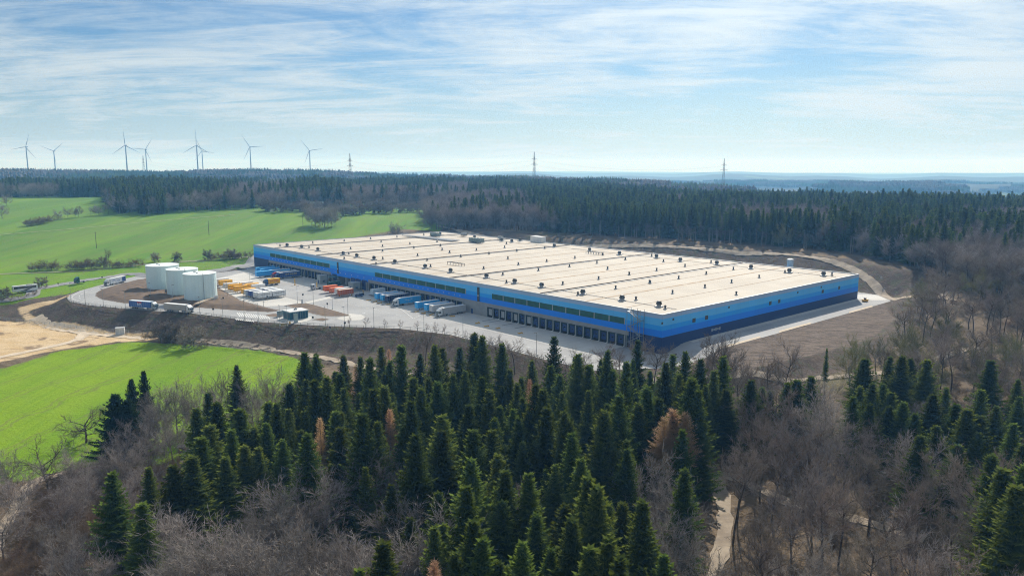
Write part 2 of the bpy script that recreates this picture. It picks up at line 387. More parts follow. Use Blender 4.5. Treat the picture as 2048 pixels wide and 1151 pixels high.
def ordn(i): return ORD[i] if i < 20 else ('twenty-' + ORD[i - 20] if i < 29 else f'number {i + 1}')

# ------------------------------------------------------------------ ground
def axis(lo, hi, step, out_lo, out_hi, g=1.11):
    c = list(np.arange(lo, hi + .1, step)); s = step; a = hi
    while a < out_hi: s *= g; a += s; c.append(a)
    s = step; a = lo; l = []
    while a > out_lo: s *= g; a -= s; l.append(a)
    return np.array(l[::-1] + c)
gx = axis(-420, 330, 3.0, -17000, 17000); gy = axis(55, 690, 3.0, -400, 19000, 1.07)
GX, GY = np.meshgrid(gx, gy); GZ = height(GX.ravel(), GY.ravel())
PX, PY = GX.ravel(), GY.ravel()
G1 = [tuple(P(x, y, -12)[:2]) for x, y in ((-900,760),(0,737),(120,705),(260,687),(400,696),(520,708),(600,724),(650,770),(600,850),(470,880),(330,925),(200,935),(60,948),(0,960),(-900,960))]
G2 = [(-1900,380),(-330,400),(-272,418),(-246,447),(-238,480),(-208,506),(-184,540),(-187,575),(-150,640),(-100,720),(-66,700),(-60,760),(-75,860),(-100,960),(-130,1010),(-300,1060),(-560,1130),(-900,1160),(-1900,1100)]
d_soil = np.minimum(sdist(YARD, PX, PY) - 34, sdist(FIELD, PX, PY) - 14)
at_d = {'d_soil': d_soil, 'd_grass': np.minimum(sdist(G1, PX, PY), sdist(G2, PX, PY)), 'd_field': sdist(FIELD, PX, PY),
        'd_sand': np.minimum(sdist(DIRT, PX, PY), sdist(RAMP, PX, PY))}
# distant clearings between the woods
for cx0, cy0, rx, ry in ((-870, 1800, 150, 60), (-520, 1900, 120, 40)):
    at_d['d_grass'] = np.minimum(at_d['d_grass'], (np.hypot((PX - cx0) / rx, (PY - cy0) / ry) - 1) * min(rx, ry))
nx, ny = len(gx), len(gy)
I = (np.arange(ny - 1)[:, None] * nx + np.arange(nx - 1)[None, :]).ravel()
FQ = np.stack([I, I + 1, I + nx + 1, I + nx], 1)
fm = {k: v[FQ].mean(1) for k, v in at_d.items()}
fy = PY[FQ].mean(1)
cls = np.where(fm['d_soil'] < 0, 1, 0); cls = np.where(fm['d_grass'] < 0, np.where(fy < 385, 2, 3), cls)
cls = np.where(fm['d_field'] < 0, 4, cls); cls = np.where(fm['d_sand'] < 0, 5, cls)
fd = np.hypot(PX, PY)[FQ].mean(1); cls = np.where((cls == 0) & (fd > 1500), 6, cls)
for k, nm in enumerate(('forest_floor', 'embankment', 'meadow', 'pasture', 'ploughed_ground', 'sandy_ground', 'hills')):
    f = FQ[cls == k]
    if not len(f): continue
    ids, inv = np.unique(f, return_inverse=True)
    me = arr_mesh(nm, np.stack([PX, PY, GZ], 1)[ids], inv.reshape(f.shape), [M_ground], smooth=True)
    for a, v in at_d.items():
        A = me.attributes.new(a, 'FLOAT', 'POINT'); A.data.foreach_set('value', np.clip(v[ids], -40, 40).astype(np.float32))
    structure(obj(nm, me))

def sheet(name, pts, z, mat, drape=False):
    """flat polygon at level z (points in world xy)"""
    import mathutils.geometry as mg
    v = [Vector((p[0], p[1], 0)) for p in pts]; tri = mg.tessellate_polygon([v])
    me = bpy.data.meshes.new(name); me.from_pydata([(p[0], p[1], z) for p in pts], [], [tuple(t) for t in tri]); me.update()
    if me.polygons and me.polygons[0].normal.z < 0: me.flip_normals()
    me.materials.append(mat); return structure(obj(name, me))
def spline(pts, step):
    pts = np.asarray(pts, float); q = np.vstack([2 * pts[0] - pts[1], pts, 2 * pts[-1] - pts[-2]]); o = []
    for i in range(1, len(q) - 2):
        k = max(1, int(np.hypot(*(q[i + 1] - q[i])[:2]) / step))
        for t in np.arange(k) / k:
            o.append(.5 * ((2 * q[i]) + (-q[i-1] + q[i+1]) * t + (2*q[i-1] - 5*q[i] + 4*q[i+1] - q[i+2]) * t**2 + (-q[i-1] + 3*q[i] - 3*q[i+1] + q[i+2]) * t**3))
    o.append(q[-2]); return np.array(o)
def ribbon(name, pts, width, mat, lift=.12, step=2.5, z=None, off=0.0, wob=0.0, link=True):
    c = spline(pts, step)[:, :2]; d = np.gradient(c, axis=0); d /= np.linalg.norm(d, axis=1)[:, None] + 1e-9; nrm = np.stack([-d[:, 1], d[:, 0]], 1)
    k = 5 if z is None else 2; V = []; 
    wv_ = width * (1 + wob * rs.uniform(-1, 1, len(c)))
    for j in np.linspace(-.5, .5, k):
        q = c + nrm * (off + j * wv_)[:, None]; h = height(q[:, 0], q[:, 1]) + lift if z is None else np.full(len(q), z)
        V.append(np.column_stack([q, h]))
    V = np.stack(V, 1).reshape(-1, 3); m = len(c)
    F = [(i * k + j, (i + 1) * k + j, (i + 1) * k + j + 1, i * k + j + 1) for i in range(m - 1) for j in range(k - 1)]
    F = [f[::-1] for f in F] 
    me = arr_mesh(name, V, F, [mat], smooth=z is None)
    return structure(obj(name, me)) if link else me

# yard: level part (left of the hall) and the road that climbs round the corner
def ramped(name, pts, lift, mat, cell=4.0):
    """sheet that follows the yard level"""
    xs = [p[0] for p in pts]; ys = [p[1] for p in pts]
    x0, x1, y0, y1 = min(xs), max(xs), min(ys), max(ys)
    import bmesh
    bm = bmesh.new(); vs_ = [bm.verts.new((p[0], p[1], 0)) for p in pts]; bm.faces.new(vs_)
    for k in range(1, 12):
        lx = k * 1.6 - .4; o = glob(lx, 0)
        bmesh.ops.bisect_plane(bm, geom=bm.verts[:] + bm.edges[:] + bm.faces[:], plane_co=(o[0], o[1], 0), plane_no=(wv[0], wv[1], 0))
    bmesh.ops.triangulate(bm, faces=bm.faces[:])
    co = np.array([v.co[:2] for v in bm.verts]); zz = zyard(co[:, 0], co[:, 1]) + lift
    for v, h in zip(bm.verts, zz): v.co.z = h
    bmesh.ops.recalc_face_normals(bm, faces=bm.faces[:])
    if bm.faces[:][0].normal.z < 0: bmesh.ops.reverse_faces(bm, faces=bm.faces[:])
    me = bpy.data.meshes.new(name); bm.to_mesh(me); bm.free(); me.materials.append(mat); return structure(obj(name, me))
ramped('yard_asphalt', YARD, .05, M_asph)
CONC = [Y(*q)[:2] for q in ((437,556),(488,545),(505,552),(522,562),(545,578),(551,589),(611,605),(572,611),(530,613),(480,599),(440,577))]
sheet('trailer_park_paving', CONC, ZY + .09, M_conc)
for a, b, nm in ((18, 104, 'dock_apron'), (104, 206, 'dock_apron'), (236, 340, 'dock_apron')):
    sheet(nm, [glob(-19.4, a), glob(-.2, a), glob(-.2, b - .02), glob(-19.4, b - .02)], ZY + .09, M_conc)
sheet('cross_walk_strip', [Y(*q)[:2] for q in ((609,604),(688,587),(694,589),(615,607))], ZY + .09, M_conc)
sheet('pavement_pad', [Y(*q)[:2] for q in ((700,627),(722,629),(732,634),(722,640),(690,641),(672,637))], ZY + .09, M_conc)
sheet('wall_base_paving', [glob(17, -2.6), glob(17, -.1), glob(WID, -.1), glob(WID, -2.6)], .09, M_conc)
PADC = glob(WID + 9, -3)
sheet('turning_pad', [(PADC[0] + 12 * math.cos(t), PADC[1] + 9.5 * math.sin(t)) for t in np.linspace(0, 2 * math.pi, 28)[:-1]], .10, M_conc)
# dock bay joints and paint: each line a thin strip
def strip(name, a, b, w, z, mat):
    a = np.array(a[:2]); b = np.array(b[:2]); d = (b - a) / np.linalg.norm(b - a); n = np.array([-d[1], d[0]]) * w / 2
    return MB_quad(name, [a - n, b - n, b + n, a + n], z, mat)
def MB_quad(name, q, z, mat):
    m = MB(); m.v = [(p[0], p[1], z) for p in q]; m.f = [(0, 1, 2, 3)]; m.m = [0]
    o = m.build(name, mat); 
    if o.data.polygons[0].normal.z < 0: o.data.flip_normals()
    return structure(o)
M_joint = pm('dark joint', (.05, .05, .055), None, 1, .9)
def dashes(name, pts, w, dash, gap, z, mat, off=0.0):
    c = spline(pts, 1.0)[:, :2]; s = np.concatenate([[0], np.cumsum(np.hypot(*np.diff(c, axis=0).T))]); m = MB(); t = 0
    while t + dash < s[-1]:
        k = 4 if dash > 4 else 2
        q = [np.array([np.interp(t + dash * i / (k - 1), s, c[:, 0]), np.interp(t + dash * i / (k - 1), s, c[:, 1])]) for i in range(k)]
        for a, b in zip(q[:-1], q[1:]):
            d = (b - a) / np.linalg.norm(b - a); n = np.array([-d[1], d[0]]); o = n * off; n = n * w / 2; i0 = len(m.v)
            m.v += [(*(p + o), z) for p in (a - n, b - n, b + n, a + n)]; m.f.append((i0, i0 + 1, i0 + 2, i0 + 3)); m.m.append(0)
        t += dash + gap
    return structure(m.build(name, mat))
ZM = ZY + .13
dashes('lane_marking', [glob(-29, 22), glob(-29, 100), glob(-30, 150), glob(-31, 230), glob(-31, 280)], .28, 4, 5, ZM, M_paint)
dashes('edge_marking', [glob(-20.2, 20), glob(-20.2, 104)], .25, 8, .05, ZM, M_paint)
dashes('edge_marking', [glob(-36.2, 20), glob(-36, 80), glob(-45, 108), glob(-67, 137)], .22, 8, .05, ZM, M_paint)
for i in range(19): strip('bay_line', glob(-19, 22 + i * 4.4), glob(-1.6, 22 + i * 4.4), .14, ZM, M_paint)
for i in range(19): strip('bay_line', glob(-19, 122.2 + i * 4.4), glob(-1.6, 122.2 + i * 4.4), .14, ZM, M_paint)
for i in range(19): strip('bay_line', glob(-19, 255 + i * 4.4), glob(-1.6, 255 + i * 4.4), .14, ZM, M_paint)
for y_ in (90, 94.4, 81, 72.5): strip('paving_joint', glob(-9, y_), glob(-1.4, y_), .45, ZM + .01, M_joint)
for i in range(14):   # hatched bars in front of the gate
    a = Y(474 + i * 4.6, 625 + i * .5); b = Y(480 + i * 4.6, 633 + i * .4); strip('hatch_bar', a, b, .55, ZM, M_paint)
for i in range(9):
    a = Y(470 + i * 4.2, 636 + i * .5); b = Y(474 + i * 4.2, 640 + i * .5); strip('hatch_bar', a, b, .5, ZM, M_paint)
for px, py in ((752,615),(758,620),(690,611),(735,628),(600,583),(560,600)):
    p = Y(px, py)[:2]; strip('arrow_marking', p, p + uv * 3.2, .35, ZM, M_paint); strip('arrow_marking', p + uv * 3.0 + wv * .6, p + uv * 4.2, .3, ZM + .004, M_paint); strip('arrow_marking', p + uv * 3.0 - wv * .6, p + uv * 4.2, .3, ZM + .008, M_paint)
strip('stop_line', Y(800, 617), Y(826, 637), .3, ZM, M_paint); strip('stop_line', Y(827, 637), Y(842, 630), .3, ZM, M_paint)
# ring road beside the hall
dashes('edge_marking', [glob(20, -3.4), glob(WID - 2, -3.4)], .22, 8, .02, .12, M_paint)
dashes('lane_marking', [glob(24, -9), glob(WID - 4, -9)], .2, 4, 6, .12, M_paint)
for a, b in ((17, 46), (62, 88), (126, 150)):
    sheet('sand_strip', [glob(a, -14.0), glob(b, -14.0), glob(b - 2, -15.9), glob(a - 4, -15.9)], .13, M_sandy)
# roads
ACC = [(-1200, 395), (-700, 405), (-420, 414)] + [tuple(Y(x, y)[:2]) for x, y in ((0, 592), (75, 578), (150, 566), (215, 557), (268, 551))] + [(-222, 497), (-200, 520), (-191, 545), (-192, 590)]
ribbon('access_road', ACC, 7.0, M_asph2, .22)
LOOP = [tuple(Y(x, y)[:2]) for x, y in ((240, 562), (205, 573), (172, 584), (158, 595), (185, 604), (240, 611), (320, 617), (400, 623), (480, 632))]
dashes('lane_marking', LOOP, .3, 4, 4, ZM, M_paint)
dashes('edge_marking', [tuple(Y(x, y)[:2]) for x, y in ((200, 571.5), (165, 582), (147, 591), (147, 598.5), (180, 607.5), (266, 616), (390, 624.5), (520, 641))], .3, 7, .05, ZM, M_paint)
ribbon('farm_track', [tuple(P(x, y, z)[:2]) for x, y, z in ((330, 676, -11.3), (400, 688, -11.5), (480, 697, -11.5), (560, 706, -11.3), (650, 718, -11), (740, 736, -10.8), (820, 752, -10.5))], 4.0, M_track, .2, wob=.15)
ribbon('forest_road', [(20, 250), (50, 256), (80, 258), (112, 262), (140, 268), (165, 285), (178, 290)], 3.5, M_track, .2, wob=.1)
ribbon('slope_track', [(-70, 740), (-40, 690)] + [tuple(P(x, y, 12)[:2]) for x, y in ((1020, 470), (1110, 478), (1200, 483), (1350, 491), (1500, 502), (1600, 511), (1680, 522), (1740, 536), (1790, 553))] + [tuple(P(1850, 578, 9.5)[:2]), tuple(P(1905, 603, 7.5)[:2])], 4.5, M_track, .25, wob=.1)
ribbon('forest_track', [(40, 620), (70, 660), (60, 720), (90, 790)], 4, M_track, .25)
ribbon('forest_track', [tuple(P(x, y, -9.5)[:2]) for x, y in ((1405, 1190), (1440, 1100), (1450, 1030), (1438, 950), (1470, 958), (1530, 985), (1600, 1012), (1707, 1036), (1850, 1075))], 3.3, M_track, .22, wob=.35)
ribbon('forest_track', [tuple(P(x, y, -13.5)[:2]) for x, y in ((-15, 1120), (0, 1064), (29, 1027), (46, 992), (72, 964), (144, 946), (230, 935))], 3.4, M_track, .25, wob=.15)
ribbon('field_track', [tuple(G(x, y)[:2]) for x, y in ((-60, 478), (0, 470), (120, 460), (240, 449), (340, 440), (430, 433), (470, 430))], 3.0, pm('field track', (.26, .30, .12), None, .3, .9), .25)
ribbon('field_track', [tuple(G(x, y)[:2]) for x, y in ((-20, 549), (60, 546), (180, 541), (300, 528), (420, 521), (500, 513))], 3.2, pm('grass track', (.26, .27, .15), None, .3, .9), .25)

ribbon('site_track', [tuple(P(x, y, -11)[:2]) for x, y in ((72, 640), (105, 655), (160, 664), (236, 672), (300, 677))], 5, M_sandy, .15, wob=.25)
ribbon('site_track', [tuple(P(x, y, -11)[:2]) for x, y in ((-40, 722), (60, 702), (140, 684), (165, 672), (150, 660), (90, 652))], 5, M_sandy, .15, wob=.25)
# islands with kerbs inside the yard
def island(name, px, h, mat=M_soil, kerb=True):
    pts = spline(np.array([Y(*q)[:2] for q in px] + [Y(*px[0])[:2]]), 3.0)[:-1]
    o = sheet(name, [tuple(p) for p in pts], ZY + h, mat)
    if kerb:
        n = len(pts); nx_ = np.roll(pts, -1, 0) - np.roll(pts, 1, 0); nx_ = np.stack([nx_[:, 1], -nx_[:, 0]], 1); nx_ /= np.linalg.norm(nx_, axis=1)[:, None]
        area = sum(pts[i][0] * pts[(i + 1) % n][1] - pts[(i + 1) % n][0] * pts[i][1] for i in range(n)); nx_ *= np.sign(area)
        ou = pts + nx_ * .3; V = []
        for i in range(n): V += [(*ou[i], ZY + .06), (*ou[i], ZY + h + .01), (*pts[i], ZY + h + .01)]
        F = []
        for i in range(n):
            j = (i + 1) % n; F += [(3 * i, 3 * j, 3 * j + 1, 3 * i + 1), (3 * i + 1, 3 * j + 1, 3 * j + 2, 3 * i + 2)]
        me = bpy.data.meshes.new('kerb'); me.from_pydata(V, [], F); me.update(); me.materials.append(M_kerb); obj('kerb', me, o)
    return o
island('soil_island', ((570,611),(590,608),(612,606.5),(650,616),(693,628.5),(700,631.5),(656,632.5),(626,627.5),(600,619)), .16)
island('soil_island', ((530,630),(545,627.5),(560,627.5),(565,632),(550,633.5),(536,632.5)), .16)
island('soil_island', ((625,639),(644,636),(659,638.5),(646,642)), .16)
island('gate_island', ((556,634),(585,636),(612,632),(625,634),(612,643),(585,646),(560,642)), .15, M_conc)
# mound the tanks stand on
TI = np.array([Y(*q)[:2] for q in ((192,592),(194,585),(206,578),(230,571),(262,563.5),(290,558),(340,553),(428,550),(436,575),(480,601),(530,614.5),(562,621),(540,624),(480,620.5),(395,614.5),(330,607.5),(250,606),(207,599))])
gi = np.arange(-300, -90, 1.6); gj = np.arange(350, 500, 1.6); MX, MY = np.meshgrid(gi, gj); msd = sdist(TI, MX.ravel(), MY.ravel())
mh = np.clip(-msd * .30, 0, 1.5) + .9 * sm((-msd - 6) / 10) * sm((-185 - MX.ravel()) / 18) + np.where(msd < -1, .22 * np.sin(MX.ravel() * .9) * np.cos(MY.ravel() * .7 + MX.ravel() * .3), 0) * sm((-msd - 1) / 3)
TANKS = [(-166.0, 411.2, 8.3), (-182.6, 428.5, 8.3), (-201.2, 446.0, 8.9)]
for tx, ty, tr in TANKS:
    dd = np.hypot(MX.ravel() - tx, MY.ravel() - ty); mh = mh + (.9 - mh) * (1 - sm((dd - tr - 1.2) / 4))
mz = ZY + .06 + mh; k_ = len(gi)
I2 = (np.arange(len(gj) - 1)[:, None] * k_ + np.arange(k_ - 1)[None, :]).ravel(); Fm = np.stack([I2, I2 + 1, I2 + k_ + 1, I2 + k_], 1)
Fm = Fm[(msd[Fm] < .3).any(1)]; ids, inv = np.unique(Fm, return_inverse=True)
Vm = np.column_stack([MX.ravel(), MY.ravel(), np.where(msd > 0, ZY - .05, mz)])[ids]
structure(obj('tank_mound', arr_mesh('tank_mound', Vm, inv.reshape(Fm.shape), [M_soil], smooth=True)))
ribbon('mound_path', [Y(*q)[:2] + np.array([0, 0]) for q in ((392, 614), (412, 606), (432, 598))], 2.6, M_track, 0, z=ZY + 1.75)

# ------------------------------------------------------------------ the warehouse
def paint(name, c, rough=.5):
    """ribbed metal cladding"""
    m = bpy.data.materials.new(name); m.use_nodes = True; n = NT(m.node_tree); b = m.node_tree.nodes['Principled BSDF']
    b.inputs['Roughness'].default_value = rough; b.inputs['Specular IOR Level'].default_value = .25
    co = n.n('ShaderNodeTexCoord'); s = n.n('ShaderNodeSeparateXYZ', i_0=co.outputs['Object'])
    t = n.math('ADD', s.outputs[0], s.outputs[1])
    rib = n.math('ABSOLUTE', n.math('SUBTRACT', n.math('FRACT', n.math('MULTIPLY', t, 1 / 6.0)), .5))
    seam = n.ramp(rib, .492, .498)
    nz = n.n('ShaderNodeTexNoise', i_Vector=co.outputs['Object'], i_Scale=.12, i_Detail=6)
    cc = n.mix(n.math('MULTIPLY', n.ramp(nz.outputs[0], .35, .7), .35), col(c), col(tuple(x * .8 + .02 for x in c)))
    cc = n.mix(n.math('MULTIPLY', seam, .5), cc, col(tuple(x * .45 for x in c)))
    n.put(b.inputs['Base Color'], cc); MATS[name] = m; return m
M_b1 = paint('lilac cladding', (.36, .50, .72)); M_b2 = paint('light blue cladding', (.11, .52, .96)); M_b3 = paint('mid blue cladding', (.014, .38, .96))
M_b4 = paint('strong blue cladding', (.003, .235, .92)); M_b5 = paint('navy cladding', (.006, .034, .14))
M_cpanel = pm('precast concrete', (.33, .33, .33), (.27, .275, .28), .3, .85, detail=7)
M_white = pm('white paint', (.78, .78, .76), (.66, .66, .65), .5, .45)
M_dark = pm('black rubber', (.022, .022, .025), None, 2, .8)
M_dgrey = pm('dark grey metal', (.075, .08, .085), (.05, .052, .056), 1, .55)
M_lgrey = pm('light grey metal', (.42, .43, .44), (.34, .35, .36), .8, .5)
M_galv = pm('galvanised steel', (.38, .40, .41), (.30, .31, .32), .7, .42, metal=.5)
M_navy = pm('navy door', (.012, .035, .14), (.018, .05, .18), 1.5, .5)
M_teal = pm('teal dock seal', (.018, .035, .042), (.03, .055, .06), 1.5, .8)
M_yellow = pm('yellow paint', (.72, .40, .02), (.60, .33, .02), 1.2, .5)
def glass(name, c, rough=.12):
    m = pm(name, c, tuple(x * .7 for x in c), .35, rough, spec=.8); return m
M_glass = pm('green tinted glass', (.022, .135, .10), (.014, .085, .07), .35, .5, spec=.2); M_wind = glass('dark glass', (.02, .028, .035), .08)

def roof_material():
    m = bpy.data.materials.new('roof membrane'); m.use_nodes = True; n = NT(m.node_tree); b = m.node_tree.nodes['Principled BSDF']
    b.inputs['Roughness'].default_value = .8; b.inputs['Specular IOR Level'].default_value = .2
    co = n.n('ShaderNodeTexCoord'); ob = co.outputs['Object']
    mp = n.n('ShaderNodeMapping', i_0=ob); mp.inputs['Scale'].default_value = (.05, 1, 1)
    st = n.n('ShaderNodeTexNoise', i_Vector=mp.outputs[0], i_Scale=.45, i_Detail=5).outputs[0]
    mp3 = n.n('ShaderNodeMapping', i_0=ob); mp3.inputs['Scale'].default_value = (1, .15, 1)
    st2 = n.n('ShaderNodeTexNoise', i_Vector=mp3.outputs[0], i_Scale=.35, i_Detail=4).outputs[0]
    ln = n.n('ShaderNodeTexNoise', i_Vector=ob, i_Scale=.05, i_Detail=7, i_Roughness=.65).outputs[0]
    c = n.mix(n.ramp(ln, .3, .7), (.45, .40, .338, 1), (.53, .48, .41, 1))
    c = n.mix(n.math('MULTIPLY', n.ramp(st, .5, .72), .5), c, (.43, .34, .245, 1))
    c = n.mix(n.math('MULTIPLY', n.ramp(st2, .5, .7), .25), c, (.44, .38, .31, 1))
    n.put(b.inputs['Base Color'], c); return m
M_roof = roof_material()
M_gutter = pm('rusty gutter stain', (.10, .075, .058), (.20, .125, .075), .35, .9, detail=7)
M_rust = pm('ochre stain', (.36, .22, .11), (.52, .43, .33), .3, .9, detail=7)

hall = thing('warehouse', 'huge flat-roofed logistics warehouse clad in bands of blue', 'warehouse', (B0[0], B0[1], 0), AZ)
BANDS = [(0.0, 4.0, M_b5), (4.0, 6.6, M_b4), (6.6, 8.4, M_b3), (8.4, 11.1, M_b2), (11.1, 12.5, M_b1)]
T = .35
cuts = lambda z0: sorted(set([0, 7, 335, LEN]))
for z0, z1, m in BANDS:          # right-hand gable and back wall
    lo = z0 if z0 else -.2
    MB().box(0, WID, 0, T, lo, z1).build('cladding_band', m, hall)
    MB().box(0, WID, LEN - T, LEN, lo if z0 else ZY - .2, z1).build('cladding_band', m, hall)
    MB().box(WID - T, WID, T, LEN - T, lo, z1).build('cladding_band', m, hall)
    if z0: MB().box(0, T, T, LEN - T, z0, z1).build('cladding_band', m, hall)
MB().box(0, T, T, 16, ZY - .2, 4.0).build('cladding_band', M_b5, hall)
MB().box(0, T, 334, LEN - T, ZY - .2, 4.0).build('cladding_band', M_b5, hall)
MB().box(0, 12, -.02, .0, ZY - .3, -.05).build('plinth', M_b5, hall)
for a, b in ((16, 104), (104, 206), (248, 334)):
    MB().box(0, T, a, b, 2.3, 4.0).build('concrete_lintel', M_cpanel, hall)
MB().box(0, T, 101.5, 119.5, ZY - .2, 2.3).build('concrete_panel', M_cpanel, hall)
MB().box(-.06, T, 206, 248, 2.6, 4.0).build('strong_band', M_b4, hall)
MB().box(5.7, 6, 206, 248, ZY - .2, 4.0).build('recess_wall', M_dgrey, hall)
for y_ in (206.3, 214, 219.2, 225.4, 231, 240.5, 247.2):
    MB().box(-.04, 6, y_ - .5, y_ + .5, ZY - .2, 2.6).build('concrete_pier', M_cpanel, hall)
for y_ in (210, 216.6, 222.3, 244): MB().box(-.3, -.05, y_ - 2.3, y_ + 2.3, ZY, 3.3).build('roller_door', M_navy, hall)
# dock doors
def dock_mesh(door):
    m = MB(); m.box(-.55, -.05, -1.85, -1.45, .2, 4.6, 0).box(-.55, -.05, 1.45, 1.85, .2, 4.6, 0).box(-.62, -.05, -1.85, 1.85, 4.3, 4.75, 0)
    return m.mesh('dock_seal', [M_teal])
seal = dock_mesh(0)
dm = MB().box(-.04, .1, -1.4, 1.4, 1.1, 4.3).box(-.07, -.03, -.5, .5, 2.6, 3.0, 1); door_me = dm.mesh('dock_door', [M_navy, M_wind])
pillar_me = MB().box(-.5, .12, -.35, .35, 0, 4.75).mesh('dock_pillar', [M_cpanel])
lip_me = MB().box(-.45, .1, -1.3, 1.3, .2, 1.08).box(-.62, -.45, -1.25, -.95, .5, 1.05).box(-.62, -.45, .95, 1.25, .5, 1.05).mesh('dock_bumper', [M_dark])
bas_me = MB().prism([(-1.5, 0), (0, 0), (0, .45), (-.3, .45)], -.12, .12).mesh('wheel_guide', [M_white])
open_me = MB().box(-.04, .08, -1.4, 1.4, 1.1, 4.3, 0).box(-.09, -.05, -1.4, -1.0, 1.1, 4.3, 1).mesh('dock_door', [M_lgrey, M_white])
lamp_me = MB().box(-.25, -.02, -.22, .22, 0, .3).mesh('wall_lamp', [M_white])
DOCKS = [22 + 4.4 * i - 2.2 for i in range(19)] + [122.2 + 4.4 * i - 0.2 for i in range(19)] + [255 + 4.4 * i - 2.2 for i in range(19)]
for i, y_ in enumerate(DOCKS):
    obj('dock_seal', seal, hall, (0, y_, ZY)); d = obj('dock_door', open_me if i in (18, 16, 14, 12) else door_me, hall, (0, y_, ZY)); obj('dock_bumper', lip_me, hall, (0, y_, ZY))
    obj('dock_pillar', pillar_me, hall, (0, y_ - 2.2, ZY)); obj('wheel_guide', bas_me, hall, (-.6, y_ - 2.2, ZY + .09))
    if i > 18: obj('wall_lamp', lamp_me, hall, (0, y_, 5.0))
for y_ in (210.5, 217, 224, 231, 237, 243): obj('wall_lamp', lamp_me, hall, (0, y_, 4.6))
for y_ in (101.4, 207.8): obj('dock_pillar', pillar_me, hall, (0, y_, ZY))
# window ribbons: panes between pale posts
for a, b, n_ in ((18, 98, 10), (117.5, 199, 10), (249.5, 331, 10)):
    MB().box(-.05, .02, a, b, 6.5, 8.95).build('window_frame', M_dgrey, hall)
    st = (b - a) / n_
    for i in range(n_):
        o = MB().box(-.075, -.055, a + i * st + .35, a + (i + 1) * st - .05, 6.62, 8.83).build('window_pane', M_glass, hall)
        f = MB().box(-.095, -.076, a + i * st + st / 2 - .04, a + i * st + st / 2 + .04, 6.62, 8.83); f.box(-.095, -.076, a + i * st + .35, a + (i + 1) * st - .05, 7.7, 7.76)
        f.build('glazing_bar', M_dgrey, o)
        MB().box(-.12, .0, a + i * st - .12, a + i * st + .3, 6.5, 8.95).build('window_post', M_lgrey, hall)
for y_ in (239.8, 107.9): MB().box(-.28, -.02, y_ - .75, y_ + .75, 4.1, 10.9).box(-.34, -.28, y_ - .3, y_ + .3, 6.6, 7.2, 1).build('vent_louvre', [M_dgrey, M_white], hall)
MB().box(-.1, -.01, 112.2, 113.6, ZY, ZY + 2.4).build('side_door', M_navy, hall)
# small openings in the gable
def gpos(zx, zy, z): 
    px = 1200 + .29297 * zx; lo, hi = 0, WID
    for _ in range(40):
        mm = (lo + hi) / 2; q = B0 + wv * mm
        if scr(q[0], q[1], z)[0] < px: lo = mm
        else: hi = mm
    return lo
for zx, z in ((641, 8.0), (727, 8.0), (1162, 8.0), (1222, 8.0), (1520, 8.0), (1632, 8.0), (390, 9.6), (500, 10.2), (880, 10.2), (1350, 10.2), (1510, 10.3)):
    x_ = gpos(zx, 0, z); w_ = 1.0 if z == 8.0 else .5
    MB().box(x_ - w_, x_ + w_, -.09, -.01, z - w_ * .8, z + w_ * .8).build('wall_grille', M_dgrey, hall)
for zx in (727, 1570): x_ = gpos(zx, 0, 1); MB().box(x_ - .6, x_ + .6, -.08, -.01, .05, 2.2).build('side_door', M_navy, hall)
x_ = gpos(790, 0, 3)
def textmesh(s, size, mat, ext=.01):
    cu = bpy.data.curves.new('lettering', 'FONT'); cu.body = s; cu.size = size; cu.extrude = ext; cu.align_x = 'CENTER'; cu.align_y = 'CENTER'
    o = bpy.data.objects.new('tmp', cu); C.objects.link(o); dg = bpy.context.evaluated_depsgraph_get()
    me = bpy.data.meshes.new_from_object(o.evaluated_get(dg)); bpy.data.objects.remove(o); me.materials.clear(); me.materials.append(mat); return me
me_ = MB(); 
for k in range(5): me_.box(x_ - 3 + k * 1.4, x_ - 2.2 + k * 1.4, -.06, -.01, 1.6 + .25 * (k % 2), 2.6 + .2 * ((k + 1) % 2))
me_.build('wall_marking', M_lgrey, hall)
# parapet and roof
pp = MB(); pp.box(-.12, .5, -.12, LEN + .12, HB, HB + .45).box(WID - .5, WID + .12, -.12, LEN + .12, HB, HB + .45).box(.5, WID - .5, -.12, .5, HB, HB + .45).box(.5, WID - .5, LEN - .5, LEN + .12, HB, HB + .45)
pp.build('parapet', pm('parapet capping', (.50, .53, .58), None, .4, .4), hall)
ZR = HB + .05
roof = MB().box(.5, WID - .5, .5, LEN - .5, HB - .4, ZR).build('roof', M_roof, hall)
for y_, w_ in ((66.8, 1.7), (132, 1.7), (205, 1.6), (268, 1.5), (326, .8)):
    MB().box(1, WID - 1, y_ - w_ / 2, y_ + w_ / 2, ZR, ZR + .012).build('gutter', M_gutter, roof); MB().box(1, WID - 1, y_ - .22, y_ + .22, ZR + .012, ZR + .5).build('roof_joint', M_gutter, roof)
    MB().box(1, WID - 1, y_ - w_ / 2 - .7, y_ - w_ / 2, ZR + .16, ZR + .22).box(1, WID - 1, y_ - w_ / 2 - .7, y_ - w_ / 2 - .6, ZR, ZR + .16).build('gutter_edge', M_lgrey, roof)
for y_, w_ in ((40.7, 1.3), (96, 1.2), (169, 1.0), (236, 1.0), (300, .8), (20, .4), (150, .4), (112, .4), (53, .35), (80, .35), (185, .35), (220, .35), (252, .35), (284, .3)):
    MB().box(1, WID - 1, y_ - w_ / 2, y_ + w_ / 2, ZR, ZR + .07).build('stain_strip', M_rust, roof)
for x_, zz in ((14.2, .25), (148.5, .25)):
    MB().box(x_ - .12, x_ + .12, 4, LEN - 6, ZR + .12, ZR + .24).build('cable_tray', M_dgrey, roof)
    for k in range(0, 58): MB().box(x_ - .22, x_ + .22, 6 + 6 * k, 6.3 + 6 * k, ZR, ZR + .12).build('tray_foot', M_dgrey, roof) if k % 3 == 0 else None
